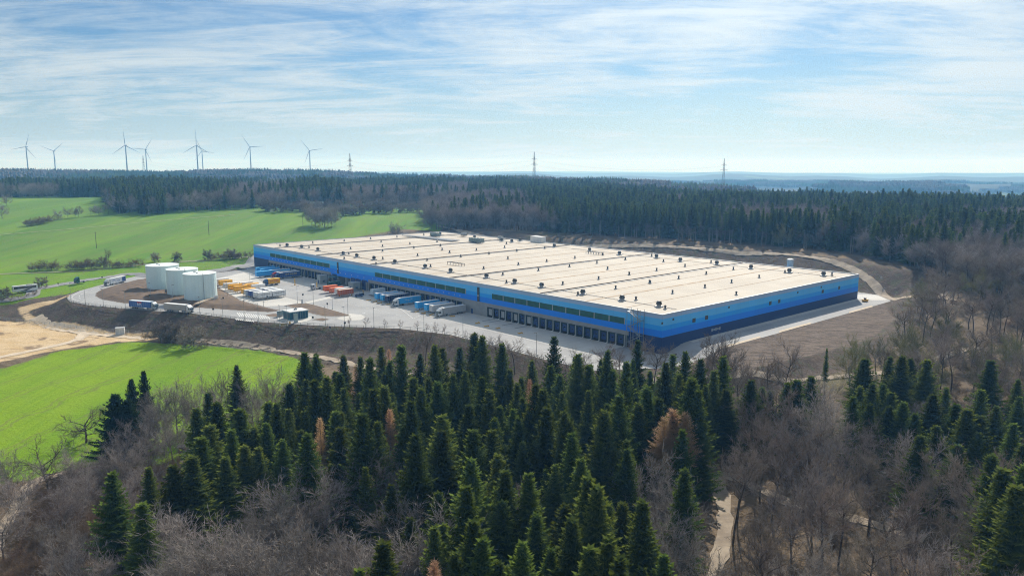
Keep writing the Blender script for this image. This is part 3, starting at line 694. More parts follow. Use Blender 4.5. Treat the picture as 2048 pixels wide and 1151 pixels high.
def lroof(px, py): p = P(px, py, ZR); return loc2(p[0], p[1])
Z2 = lambda zx, zy: (480 + .22587 * zx, 440 + .22587 * zy)
Z3 = lambda zx, zy: (860 + .22587 * zx, 440 + .22587 * zy)
Z4 = lambda zx, zy: (1200 + .29297 * zx, 440 + .29297 * zy)
Z8 = lambda zx, zy: (840 + .14648 * zx, 450 + .14648 * zy)
fans = [Z2(*q) for q in ((418,236),(547,250),(690,274),(915,311),(1035,330),(1187,352),(1372,385),(1640,427),(1865,465))] + [Z3(*q) for q in ((500,513),(750,562),(988,598),(1353,660),(1700,712),(1100,240),(1413,276),(1678,306))] + \
       [Z4(*q) for q in ((150,551),(402,592),(132,238),(385,260),(548,283),(797,305),(1030,333),(1292,360),(1525,382))] + [Z8(*q) for q in ((275,135),(745,180),(1115,222),(1253,237),(1365,220))]
fm_ = MB(); fm_.box(-1.7, 1.7, -1.7, 1.7, 0, .55, 1)
fm_.cyl((0, 0, .55), 1.05, .7, 10, m=1); fm_.cyl((0, 0, 1.2), 1.45, 1.5, 10, r1=1.05, m=0); fm_.cyl((0, 0, 2.7), 1.05, .2, 10, r1=.7, m=0)
for k in range(6): a = k * math.pi / 3; fm_.bar((1.5 * math.cos(a), 1.5 * math.sin(a), 1.2), (1.1 * math.cos(a), 1.1 * math.sin(a), 2.75), .06, m=0)
fm_.box(-2.6, -1.75, -.6, .6, 0, .5, 1)
fan_me = fm_.mesh('roof_fan', [M_dgrey, M_lgrey])
for px, py in fans:
    x_, y_ = lroof(px, py); 
    if 1 < x_ < WID - 1 and 1 < y_ < LEN - 1: obj('roof_fan', fan_me, roof, (x_, y_, ZR), rs.uniform(0, .6)).scale = (.8, .8, .85)
vents = [Z2(*q) for q in ((355,232),(612,248),(645,208),(923,188),(1157,170),(1250,196),(1390,154),(1263,236),(980,258),(964,304),(1263,278),(1505,214),(1540,251),(1265,348),(1573,318),(1657,360),(1688,416),(1775,231),(1790,266),(1857,291),(1745,195),(1628,135),(923,346),(1205,395))] + \
        [Z3(*q) for q in ((63,193),(93,230),(108,265),(173,291),(273,328),(411,269),(523,303),(690,344),(769,278),(677,213),(661,246),(1016,253),(1283,340),(1034,369),(782,398),(475,434),(645,488),(960,449),(1235,415),(1478,384),(1730,352),(1573,436),(1763,484),(1493,525),(1176,571),(677,558),(1644,610),(1824,708),(1310,665),(1528,311),(1943,558))] + \
        [Z4(*q) for q in ((20,240),(172,271),(433,285),(353,248),(580,318),(387,346),(200,374),(52,337),(107,470),(343,432),(537,401),(725,370),(910,339),(758,292),(245,547),(445,608),(495,501),(716,461),(898,428),(1086,394),(1262,361),(1583,378),(930,511))]
vm = MB().box(-.55, .55, -.55, .55, 0, .35, 1).cyl((0, 0, .35), .38, 1.0, 8, m=0).cyl((0, 0, 1.3), .55, .12, 8, m=0).cyl((0, 0, 1.42), .55, .3, 8, r1=.12, m=0)
vent_me = vm.mesh('roof_vent', [M_dgrey, M_lgrey])
for px, py in vents:
    x_, y_ = lroof(px, py)
    if 1 < x_ < WID - 1 and 1 < y_ < LEN - 1: obj('roof_vent', vent_me, roof, (x_, y_, ZR))
def hvac(px, py, L_, W_, H_, mats, legs=True, name='air_handler', fans_=4):
    x_, y_ = lroof(px, py); m = MB(); z0 = .9 if legs else .1
    m.box(-W_ / 2, W_ / 2, -L_ / 2, L_ / 2, z0, z0 + H_, 0)
    for k in range(int(L_ / 1.6)): m.box(-W_ / 2 - .03, -W_ / 2, -L_ / 2 + .2 + k * 1.6, -L_ / 2 + .28 + k * 1.6, z0 + .1, z0 + H_ - .1, 1)
    for k in range(fans_): m.cyl((0, -L_ / 2 + (k + .5) * L_ / fans_, z0 + H_), min(.7, W_ / 3), .18, 12, m=1)
    if legs:
        for a in np.arange(-L_ / 2 + .3, L_ / 2, 1.8):
            for b in (-W_ / 2 + .2, W_ / 2 - .2): m.box(b - .08, b + .08, a - .08, a + .08, 0, z0, 1)
        m.box(-W_ / 2 - .4, W_ / 2 + .4, -L_ / 2 - .6, L_ / 2 + .6, z0 - .15, z0, 1)
    m.build(name, mats, roof, (x_, y_, ZR))
M_pgreen = pm('pale green unit', (.24, .30, .29), (.17, .22, .21), .6, .5)
hvac(870, 473.5, 9, 3, 2.4, [M_pgreen, M_dgrey]); hvac(953, 485, 13, 4, 2.6, [M_pgreen, M_dgrey]); hvac(1076, 484, 11, 5, 4.2, [M_white, M_lgrey], False, 'roof_plant_room', 0)
hvac(928, 472, 5, 2.5, 2, [M_lgrey, M_dgrey]); hvac(1001, 479, 4, 2.2, 1.8, [M_lgrey, M_dgrey])
for px, py, L_ in ((912, 530, 13), (1187, 508, 11)):
    x_, y_ = lroof(px, py); m = MB()
    for a in np.linspace(-L_ / 2, L_ / 2, 6):
        for b in (-1, 1): m.box(b - .08, b + .08, a - .08, a + .08, 0, 1.3)
    for b in (-1, 1): m.box(b - .1, b + .1, -L_ / 2 - .4, L_ / 2 + .4, 1.3, 1.5)
    for a in np.linspace(-L_ / 2, L_ / 2, 6): m.box(-.9, .9, a - .08, a + .08, 1.31, 1.47)
    m.build('steel_frame', M_dgrey, roof, (x_, y_, ZR))
# bundle of pipes and ducts at the far corner
for k in range(5): MB().box(118 + k * 1.6, 118.8 + k * 1.6, 280, 345 - k * 5, ZR + .5, ZR + 1.1).build('roof_duct', M_lgrey, roof)
# outside stair tower
def stair_tower(y0):
    st = thing('stair_tower', 'galvanised steel stair tower climbing the hall wall to the roof', 'stair', (*glob(-.1, y0), ZY + .09), AZ)
    Ht = HB - ZY + 1.2
    for x_ in (-2.6, -.15):
        for y_ in (0, 3.2, 6.4): MB().box(x_ - .07, x_ + .07, y_ - .07, y_ + .07, 0, Ht).build('post', M_galv, st)
    nl = 5; dz = (Ht - 1.2) / nl
    for k in range(nl):
        a, b = (0.4, 6.0) if k % 2 == 0 else (6.0, .4); xx = -2.1 if k % 2 == 0 else -.8
        m = MB(); m.bar((xx - .4, a, k * dz), (xx - .4, b, (k + 1) * dz), .09); m.bar((xx + .4, a, k * dz), (xx + .4, b, (k + 1) * dz), .09)
        m.bar((xx - .4, a, k * dz + 1), (xx - .4, b, (k + 1) * dz + 1), .05)
        for t in np.linspace(.08, .92, 9): yy_ = a + (b - a) * t; m.box(xx - .38, xx + .38, yy_ - .13, yy_ + .13, (k + t) * dz - .03, (k + t) * dz + .02)
        m.build('flight', M_galv, st)
        yb = 5.9 if k % 2 == 0 else -.1
        m = MB().box(-2.6, -.15, yb, yb + .6, (k + 1) * dz - .06, (k + 1) * dz).bar((-2.6, yb, (k + 1) * dz + 1), (-.15, yb, (k + 1) * dz + 1), .05)
        m.build('landing', M_galv, st)
stair_tower(8.4)

# ------------------------------------------------------------------ storage tanks
M_tank = pm('pale green tank steel', (.74, .87, .86), (.66, .81, .81), .12, .5, detail=6)
M_tankr = pm('tank roof', (.74, .80, .79), (.66, .73, .73), .2, .55, detail=6)
TL = ('white sprinkler tank nearest the road, foremost of three', 'white sprinkler tank half hidden behind the foremost tank', 'white sprinkler tank standing furthest back and furthest left')
for (tx, ty, tr), lb in zip(TANKS, TL):
    zt = ZY + .9; Ht = 13.4
    t = thing('storage_tank', lb, 'tank', (tx, ty, zt), 0, 'water tanks on the soil mound')
    nseg = 30
    for c_ in range(4):
        m = MB()
        for k in range(nseg):
            a0, a1 = 2 * math.pi * k / nseg, 2 * math.pi * (k + 1) / nseg - .006; h0, h1 = c_ * Ht / 4, (c_ + 1) * Ht / 4 - .03; i0 = len(m.v)
            rr = tr - .012 * (k % 2)
            for a, h in ((a0, h0), (a1, h0), (a1, h1), (a0, h1)): m.v.append((rr * math.cos(a), rr * math.sin(a), h))
            m.f.append((i0, i0 + 1, i0 + 2, i0 + 3)); m.m.append(0)
        m.build('shell_ring', M_tank, t)
    MB().cyl((0, 0, 0), tr - .05, Ht, 40, caps=False).build('inner_shell', M_tank, t)
    r_ = MB().cyl((0, 0, Ht - .02), tr + .12, .16, 40).cyl((0, 0, Ht + .14), tr, .5, 40, r1=.4); r_.build('roof', M_tankr, t)
    la = -1.0 if tr < 8.5 else .2; x1, y1 = (tr + .25) * math.cos(la), (tr + .25) * math.sin(la)
    m = MB().bar((x1, y1 - .3, 0), (x1, y1 - .3, Ht + 1), .06).bar((x1, y1 + .3, 0), (x1, y1 + .3, Ht + 1), .06)
    for k in range(24): m.bar((x1, y1 - .3, .4 + k * .46), (x1, y1 + .3, .4 + k * .46), .03)
    m.build('ladder', M_galv, t)
    m = MB().cyl((0, -tr * .4, Ht + .3), .45, .5, 8).box(-tr * .3 - .6, -tr * .3 + .6, -.6, .6, Ht + .2, Ht + .8); m.build('roof_hatch', M_lgrey, t)
ph = thing('pump_house', 'small flat-roofed white pump house between the tanks', 'pump house', (-190.5, 437.5, ZY + .9), .7)
MB().box(-3, 3, -2.5, 2.5, 0, 3.6).build('wall', M_tank, ph); MB().box(-3.15, 3.15, -2.65, 2.65, 3.6, 3.8).build('roof', M_white, ph); MB().box(-.6, .6, -2.58, -2.5, .1, 2.2).build('door', M_lgrey, ph)
p = Y(432, 597, 1.7); ph2 = thing('valve_cabinet', 'small white valve cabinet at the foot of the foremost tank', 'cabinet', tuple(p), .3)
MB().box(-1, 1, -.5, .5, 0, 1.5).build('body', M_white, ph2); MB().box(-1.05, 1.05, -.55, .55, 1.5, 1.6).build('lid', M_lgrey, ph2); MB().box(-.03, .03, -.53, -.5, .1, 1.4).build('door_joint', M_dgrey, ph2)

# ------------------------------------------------------------------ gatehouse
gc = Y(590, 637); gh = thing('gatehouse', 'small teal flat-roofed gatehouse with tall windows', 'gatehouse', (gc[0], gc[1] + 1.5, ZY + .15), AZ)
M_gt = pm('teal cladding', (.012, .12, .17), (.018, .15, .19), .8, .4)
M_tglass = pm('teal glass', (.008, .075, .12), None, 1, .3)
MB().box(-4.5, 4.5, -3.6, 3.6, .0, 3.5).build('wall', M_gt, gh)
rf = MB().box(-4.8, 4.8, -3.9, 3.9, 3.5, 3.85).build('roof', pm('gatehouse roof', (.72, .72, .71), None, .4, .5), gh)
MB().box(-.6, .6, -.5, .5, 3.85, 4.6).cyl((.2, .1, 4.6), .25, .3, 8).build('roof_unit', M_lgrey, rf)
for x_ in np.arange(-3.6, 3.7, 1.2):
    o = MB().box(x_ - .5, x_ + .5, -3.66, -3.6, .3, 3.1).build('window', M_tglass, gh); MB().box(x_ + .5, x_ + .58, -3.70, -3.6, .2, 3.2).build('mullion', M_lgrey, o)
for y_ in np.arange(-2.4, 3, 1.6):
    MB().box(-4.56, -4.5, y_ - .6, y_ + .6, .9, 2.9).build('window', M_tglass, gh)
MB().box(-4.57, -4.5, -3.45, -3.15, .1, 2.3).build('door', M_navy, gh)
p = Y(590, 647); bb = thing('barrier', 'white barrier arm across the lane by the gatehouse', 'barrier', (p[0] - 2, p[1] - 1, ZY + .1), AZ + 1.4)
MB().box(-.25, .25, -.25, .25, 0, 1.1).build('housing', M_yellow, bb); MB().box(.25, 5.2, -.05, .05, .9, 1.0).build('arm', M_white, bb)
p = Y(592, 645); sg = thing('info_pillar', 'pale upright sign pillar in front of the gatehouse', 'sign', (p[0], p[1], ZY + .1), .3)
MB().box(-.9, .9, -.15, .15, 0, 4.2).build('panel', pm('pale sign', (.42, .50, .50), None, .6, .5), sg); MB().box(-1, 1, -.25, .25, 0, .25).build('base', M_kerb, sg)
p = Y(562, 632); bs = thing('glass_shelter', 'small glass waiting shelter left of the gatehouse', 'shelter', (p[0], p[1], ZY + .2), AZ)
MB().box(-2, 2, -.05, .05, .1, 2.5).build('back_pane', pm('pale glass', (.38, .44, .46), None, .6, .15, spec=.6), bs); MB().box(-2.1, 2.1, -1.4, .2, 2.5, 2.65).build('roof', M_lgrey, bs)
for x_ in (-2, 2): MB().box(x_ - .05, x_ + .05, -1.3, -1.2, 0, 2.5).build('post', M_galv, bs)

# ------------------------------------------------------------------ booths and containers by the tall doors
def booth(name, label, lx, ly, L_, W_, H_, mat, cat):
    q = glob(lx, ly); b = thing(name, label, cat, (q[0], q[1], ZY + .1), AZ)
    MB().box(-L_ / 2, L_ / 2, -W_ / 2, W_ / 2, .1, H_).build('body', mat, b); MB().box(-L_ / 2 - .1, L_ / 2 + .1, -W_ / 2 - .1, W_ / 2 + .1, H_, H_ + .15).build('roof', M_lgrey, b)
    MB().box(-L_ / 2 - .05, -L_ / 2, -.5, .5, .1, 2.2).build('door', M_navy, b); MB().box(-.8, .8, -W_ / 2 - .04, -W_ / 2, 1, 2.1).build('window', M_wind, b)
M_bg = pm('booth grey', (.36, .40, .40), None, .5, .6)
booth('site_booth', 'grey booth at the corner of the furthest dock row', -5.5, 249.5, 5, 4, 5, M_bg, 'booth')
booth('site_booth', 'grey booth between the navy roller doors', -4.5, 214, 5, 5, 4.4, M_bg, 'booth')
def ribbed_box(L_, W_, H_, z0=.2):
    m = MB().box(-L_ / 2, L_ / 2, -W_ / 2, W_ / 2, z0, z0 + H_)
    for k in range(int(L_ / .6)):
        x_ = -L_ / 2 + .3 + k * .6; m.box(x_ - .12, x_ + .12, -W_ / 2 - .05, -W_ / 2, z0 + .15, z0 + H_ - .15); m.box(x_ - .12, x_ + .12, W_ / 2, W_ / 2 + .05, z0 + .15, z0 + H_ - .15)
    return m
q = glob(-5.5, 235.5); ct = thing('container', 'green waste container in front of the dark loading recess', 'container', (q[0], q[1], ZY + .1), AZ)
M_cg = pm('container green', (.02, .09, .075), None, .8, .5)
ribbed_box(7.5, 2.5, 2.5).build('body', M_cg, ct); MB().box(-3.7, 3.7, -1.2, 1.2, 2.7, 2.78).build('lid', pm('pale green lid', (.22, .38, .34), None, 1, .5), ct); MB().box(-3.85, -3.75, -1.2, 1.2, .3, 2.6).build('door', M_cg, ct)
q = glob(-2.2, 241); cnp = thing('canopy', 'teal entrance canopy over the dark loading recess', 'canopy', (q[0], q[1], ZY), AZ)
MB().box(-2.5, 2, -3, 3, 4.6, 4.85).build('roof', pm('canopy glass', (.10, .24, .26), None, 1, .3), cnp)
for y_ in (-2.8, 2.8): MB().box(-2.4, -2.2, y_ - .1, y_ + .1, .1, 4.6).build('post', M_galv, cnp)

# ------------------------------------------------------------------ vehicles
M_tyre = pm('tyre', (.018, .018, .02), None, 3, .85); M_rim = pm('wheel rim', (.35, .36, .37), None, 3, .4, metal=.6)
M_chas = pm('chassis', (.03, .03, .034), None, 1, .7); M_lampw = pm('headlight', (.75, .77, .8), None, 2, .2); M_lampr = pm('tail light', (.5, .02, .015), None, 2, .3)
wh = MB().cyl((0, -.16, 0), .5, .32, 14, 'y', m=0).cyl((0, -.19, 0), .27, .38, 10, 'y', m=1); wheel_me = wh.mesh('wheel', [M_tyre, M_rim])
PAINTS = {}
def vp(c, rough=.4):
    k = tuple(round(x, 3) for x in c) + (rough,)
    if k not in PAINTS: PAINTS[k] = pm('vehicle paint %d' % len(PAINTS), c, tuple(x * .86 for x in c), .7, rough, spec=.45)
    return PAINTS[k]
WHT = (.74, .75, .75); LB = (.03, .42, .85); NV = (.012, .025, .10); OR = (.78, .15, .018); YE = (.84, .42, .012); DB = (.012, .06, .25); RED = (.42, .02, .02); SHADE_GRY = (.46, .45, .44); MB_ = (.02, .12, .42)
def add_trailer(root, x0, L_, body, roofc=WHT, wheels=True, legs=True, H0=1.05, H1=4.0, doors=True):
    """box body from x0 (front) backwards to x0-L_"""
    x1 = x0 - L_; w = 1.275
    b = MB().box(x1, x0, -w, w, H0, H1 - .06).build('box_body', vp(body), root)
    MB().box(x1 - .01, x0 + .01, -w - .01, w + .01, H1 - .06, H1).build('box_roof', vp(roofc, .6), root)
    m = MB()
    for x_ in np.arange(x1 + .05, x0, 1.35):
        for s in (-1, 1): m.box(x_ - .03, x_ + .03, s * w - (.02 if s < 0 else 0), s * w + (.02 if s > 0 else 0), H0 + .02, H1 - .07)
    for s in (-1, 1): m.box(x1, x0, s * w - (.03 if s < 0 else 0), s * w + (.03 if s > 0 else 0), H0 - .12, H0)
    m.build('side_rail', M_lgrey, b)
    if doors:
        for s in (-1, 1):
            d = MB().box(x1 - .04, x1 - .005, min(.02 * s, 1.25 * s), max(.02 * s, 1.25 * s), H0 + .05, H1 - .12).build('rear_door', vp(tuple(.7 * c + .08 for c in body)), root)
            MB().bar((x1 - .07, .35 * s, H0 + .1), (x1 - .07, .35 * s, H1 - .15), .03).bar((x1 - .07, .9 * s, H0 + .1), (x1 - .07, .9 * s, H1 - .15), .03).build('lock_rod', M_galv, d)
            MB().box(x1 - .06, x1, s * 1.0 - .2, s * 1.0 + .2, H0 - .32, H0 - .15).build('tail_light', M_lampr, root)
    MB().box(x1 + .3, x0 - .6, -.55, -.4, H0 - .3, H0).box(x1 + .3, x0 - .6, .4, .55, H0 - .3, H0).box(x1 + .1, x1 + .25, -1.15, 1.15, .5, .65).build('chassis', M_chas, root)
    if wheels:
        for k in range(3):
            for s in (-1, 1): obj('wheel', wheel_me, root, (x1 + 2.2 + 1.31 * k, s * 1.05, .5))
        for s in (-1, 1): MB().box(x1 + 6, x1 + 9.2, s * 1.2 - .03, s * 1.2 + .03, .45, .95).build('side_guard', M_lgrey, root)
    if legs:
        for s in (-1, 1): MB().box(x0 - 2.6, x0 - 2.45, s * .7 - .08, s * .7 + .08, .12, H0 - .1).box(x0 - 2.7, x0 - 2.35, s * .7 - .15, s * .7 + .15, .02, .12).build('landing_leg', M_chas, root)
def add_tractor(root, xf, c, deflect=True):
    """cab with its nose at xf, pointing +x"""
    pc = vp(c)
    MB().prism([(xf, .55), (xf + .02, 1.6), (xf - .18, 2.55), (xf - .35, 3.05), (xf - 2.1, 3.15), (xf - 2.25, 2.9), (xf - 2.25, .75), (xf - .2, .45)], -1.22, 1.22).build('cab', pc, root)
    MB().prism([(xf + .035, 1.68), (xf - .13, 2.5), (xf - .17, 2.5), (xf - .01, 1.68)], -1.1, 1.1).build('windscreen', M_wind, root)
    for s in (-1, 1):
        y0, y1 = sorted((s * 1.225, s * 1.24)); MB().prism([(xf - .18, 1.72), (xf - .3, 2.5), (xf - 1.25, 2.5), (xf - 1.25, 1.72)], y0, y1).build('side_window', M_wind, root)
        MB().box(xf + .005, xf + .04, s * .95 - .2, s * .95 + .2, .75, 1.0).build('headlight', M_lampw, root)
        MB().box(xf - .3, xf - .12, s * 1.38 - .1, s * 1.38 + .1, 1.8, 2.45).bar((xf - .2, s * 1.2, 2.3), (xf - .2, s * 1.38, 2.3), .04).build('mirror', M_chas, root)
        obj('wheel', wheel_me, root, (xf - 1.35, s * 1.03, .5)); obj('wheel', wheel_me, root, (xf - 4.95, s * .95, .5))
        MB().cyl((xf - 4.0, s * .95, .75), .32, 1.5, 10, 'x').build('fuel_tank', M_galv, root)
    MB().box(xf - .02, xf + .06, -1.2, 1.2, .35, .72).box(xf, xf + .05, -.75, .75, .95, 1.5).build('bumper', M_chas, root)
    if deflect: MB().prism([(xf - .6, 3.1), (xf - 1.5, 3.75), (xf - 2.2, 3.9), (xf - 2.2, 3.1)], -1.15, 1.15).build('air_deflector', pc, root)
    MB().box(xf - 5.7, xf - 2.2, -.45, .45, .6, .95).box(xf - 5.6, xf - 4.3, -.4, .4, .95, 1.05).build('tractor_frame', M_chas, root)
def semi(label, p, heading, body, cab, roofc=WHT, cat='truck', group=None, deco=None, L_=13.6):
    r = thing('semi_truck', label, cat, p, heading, group); tot = L_ + 2.9
    add_tractor(r, tot / 2, cab); add_trailer(r, tot / 2 - 2.75, L_, body, roofc, legs=False)
    if deco: deco(r, tot / 2 - 2.75)
    return r
def lettering(r, s, x, y, z, size, mat, side=-1):
    o = obj('lettering', textmesh(s, size, mat), r, (x, y, z)); o.rotation_euler = (R(90), 0, 0) if side < 0 else (R(90), 0, math.pi); return o
GTR = 'trailers and trucks backed up to the docks'
def dockpos(y_): q = glob(0, y_); return q
OUT = AZ + math.pi            # pointing away from the dock wall
M_smile = pm('white print', (.80, .82, .84), None, 1, .5)
def smile(r, xf):
    m = MB(); n = 10
    for k in range(n):
        a0, a1 = -2.3 + 1.5 * k / n, -2.3 + 1.5 * (k + 1) / n; i0 = len(m.v); cxx, czz, rr = xf - 5.5, 4.6, 2.4
        for a, e in ((a0, 0), (a1, 0), (a1, .16), (a0, .16)): m.v.append((cxx - (rr + e) * math.cos(a) * 1.3, 1.30, czz + (rr + e) * math.sin(a) * .85))
        m.f.append((i0, i0 + 1, i0 + 2, i0 + 3)); m.m.append(0)
    m.box(xf - 7.9, xf - 7.3, 1.296, 1.304, 2.55, 2.68); m.build('curved_arrow_print', M_smile, r)
def docked(label, y_, body, roofc=WHT, x_front=-15.4, L_=13.6, deco=None):
    q = glob(x_front, y_); r = thing('semi_trailer', label, 'trailer', (q[0], q[1], ZY + .09), OUT, GTR)
    add_trailer(r, 0, L_, body, roofc)
    if deco: deco(r, 0)
    return r
docked('light blue trailer at the dock, first of the close group of three', 174.2, LB)
docked('light blue trailer docked between another light blue trailer and the navy one', 168.6, LB)
docked('navy blue trailer with pale roof docked beside light blue trailers', 164.4, NV, (.55, .55, .55))
docked('short white trailer docked furthest in beside the grey booth', 187.6, (.55, .66, .74), x_front=-9.5, L_=8.0)
docked('light blue trailer standing alone at the dock right of the blue truck', 137.6, LB)
docked('light blue trailer docked against the left side of a white trailer', 129.9, LB)
docked('white trailer docked between a light blue trailer and a white truck', 125.4, (.60, .61, .62))
q = glob(-9.4, 154); semi('light blue truck with white cab and curved arrow print at the dock', (q[0], q[1], ZY + .09), OUT, LB, WHT, group=GTR, deco=smile)
q = glob(-9.6, 117); semi('white articulated truck, box toned grey for shade, at the last dock before the concrete wall', (q[0], q[1], ZY + .09), OUT, SHADE_GRY, WHT, group=GTR)  # grey box colour imitates the shaded side of a white truck
docked('light blue trailer docked behind the dark blue truck', 299.6, LB)
q = glob(-10.4, 289.4); semi('white trailer with red cab docked beside the dark blue truck', (q[0], q[1], ZY + .09), OUT, (.05, .10, .32), RED, group=GTR)
M_ytext = pm('yellow lettering', (.80, .55, .03), None, 1, .5); M_btext = pm('blue lettering', (.02, .05, .25), None, 1, .5); M_gtext = pm('grey lettering', (.10, .12, .15), None, 1, .5); M_rtext = pm('red lettering', (.50, .03, .03), None, 1, .5)
def dsh(r, xf): o = lettering(r, 'LKW WALTER', xf - 7.5, 1.30, 2.7, 1.25, M_ytext, 1)
q = glob(-11, 284.2); semi('dark blue truck with yellow lettering docked at the far row', (q[0], q[1], ZY + .09), OUT, DB, DB, group=GTR, deco=dsh)
for lx, ly, lb in ((-25.2, 299, 'light blue trailer parked short of the docks at the far corner'), (-17, 310, 'light blue trailer at the second furthest dock of the far row'), (-16.5, 318, 'light blue trailer at the furthest dock by the hall corner')):
    q = glob(lx, ly); r = thing('semi_trailer', lb, 'trailer', (q[0], q[1], ZY + .1), OUT, GTR); add_trailer(r, 0, 13.0 if lx > -20 else 11, (.02, .34, .80), (.08, .50, .90))
# swap bodies on legs
def swap(label, lx, ly, body, roofc=WHT, L_=7.45, group='swap bodies parked in rows on legs', txt=None, tm=None, wheels=False, name='swap_body'):
    q = glob(lx, ly); r = thing(name, label, 'swap body', (q[0], q[1], ZY + .12), OUT, group)
    add_trailer(r, 0, L_, body, roofc, wheels=False, legs=False, H0=1.2, H1=3.9)
    for x_ in (-1.2, -L_ + 1.2):
        for s in (-1, 1): MB().box(x_ - .06, x_ + .06, s * 1.15 - .06, s * 1.15 + .06, 0, 1.1).build('leg', M_chas, r)
    for k in (-.8, 0, .8): MB().box(0.0, .04, k - .3, k + .3, 1.4, 3.7).build('front_panel', vp(tuple(.9 * c for c in body)), r)
    if txt: lettering(r, txt, -L_ / 2, 1.30, 2.7, .85, tm, 1)
    return r
swap('white swap body with grey lettering, front of the nearest pair', -60.4, 218.8, WHT, txt='TRANSMARITT', tm=M_gtext)
swap('white swap body with grey lettering, rear of the nearest pair', -52.2, 219.2, WHT, txt='TRANSMARITT', tm=M_gtext)
swap('white swap body close behind the lettered front one', -60.8, 222.6, WHT)
swap('white swap body in the second row behind the lettered pair', -52.3, 223.2, WHT)
swap('navy blue swap body beside the white ones in the trailer park', -61.2, 227.4, DB, WHT)
swap('navy blue swap body with white roof behind the first navy one', -52.4, 227.6, DB, WHT)
swap('white swap body left of the navy ones', -61.6, 232.0, (.60, .62, .64), WHT); swap('white swap body behind the row left of the navy ones', -52.8, 232.0, WHT)
swap('yellow swap body next to the white ones in the trailer park', -61.2, 236.6, YE, YE)
swap('orange yellow swap body with open bay in front, right of two', -60.4, 249, YE, YE); swap('orange yellow swap body at the left of two', -60.4, 256.5, YE, YE); swap('orange yellow swap body behind the other two yellow ones', -52, 253, YE, YE)
swap('white swap body left of the yellow ones beside the tank', -60.5, 263.0, (.60, .62, .63), WHT); swap('white swap body behind the yellow ones', -52, 261.0, WHT, WHT); swap('white swap body with pale roof at the rear of the park', -50.8, 247.5, WHT, WHT)
swap('yellow swap body half hidden behind the foremost tank', -58, 276, YE, YE); swap('white swap body half hidden behind the foremost tank', -57, 284, WHT, WHT)
swap('orange swap body, leftmost of the orange ones by the booth', -23, 215.6, OR, OR, 8, 'orange swap bodies near the tall doors'); swap('orange swap body in the middle of the orange ones', -23.4, 208, OR, OR, 8, 'orange swap bodies near the tall doors')
swap('white swap body wedged between orange ones', -22.6, 203.4, WHT, WHT, 8, 'orange swap bodies near the tall doors'); swap('orange swap body with pale roof, nearest of the orange ones', -23.6, 198.4, (.50, .11, .03), (.72, .55, .44), 8.6, 'orange swap bodies near the tall doors')
# rigid lorry: yellow box with blue cab
q = glob(-31.5, 263.6); r = thing('box_lorry', 'lorry with yellow swap body and dark blue cab crossing the yard', 'lorry', (q[0], q[1], ZY + .06), OUT + .06)
add_tractor(r, 5.0, (.012, .07, .20)); add_trailer(r, 2.5, 7.6, YE, (.78, .48, .05), wheels=False, legs=False); MB().box(-5, 0, -.4, .4, .6, 1.0).build('frame', M_chas, r)
for s in (-1, 1): obj('wheel', wheel_me, r, (-3.2, s, .5))
lettering(r, 'DACHSER', -1.3, 1.30, 2.6, 1.3, M_rtext, 1)
# trucks on the ramp and loop road
def between(a, b): a = Y(*a); b = Y(*b); return ((a[0] + b[0]) / 2, (a[1] + b[1]) / 2, ZY + .07), math.atan2(b[1] - a[1], b[0] - a[0])
def apl(r, xf): lettering(r, 'RPL', xf - 6.8, -1.30, 2.35, 1.9, M_smile, -1); MB().box(xf - 8.4, xf - 5.4, -1.305, -1.295, 3.1, 3.7).build('red_print', M_rtext, r)
p, h = between((256, 615), (320, 620)); semi('blue truck with RPL lettering and grey cab on the loop road', p, h, MB_, (.30, .36, .40), (.62, .70, .78), deco=apl)
p, h = between((327, 621), (389, 626.5)); semi('pale grey truck with white cab on the road by the tanks', p, h, (.42, .40, .385), WHT)
def bluepan(r, xf):
    MB().box(xf - 13.3, xf - 10.2, 1.29, 1.30, 1.2, 3.7).build('blue_panel', vp(DB), r); MB().box(xf - 13.3, xf - 10.2, -1.30, -1.29, 1.2, 3.7).build('blue_panel', vp(DB), r)
    MB().box(xf - 4.2, xf - 1.6, 1.29, 1.30, 2.6, 2.9).box(xf - 8.4, xf - 5.6, 1.29, 1.30, 2.0, 2.3).build('blue_print', vp(MB_), r)
a, b = Y(266, 560.5), Y(212, 572); hh = math.atan2(b[1] - a[1], b[0] - a[0]); d_ = np.array([math.cos(hh), math.sin(hh)])
semi('white truck with dark blue rear panel turning into the site', (b[0] - 8 * d_[0], b[1] - 8 * d_[1], ZY + .07), hh, (.70, .76, .82), WHT, deco=bluepan)
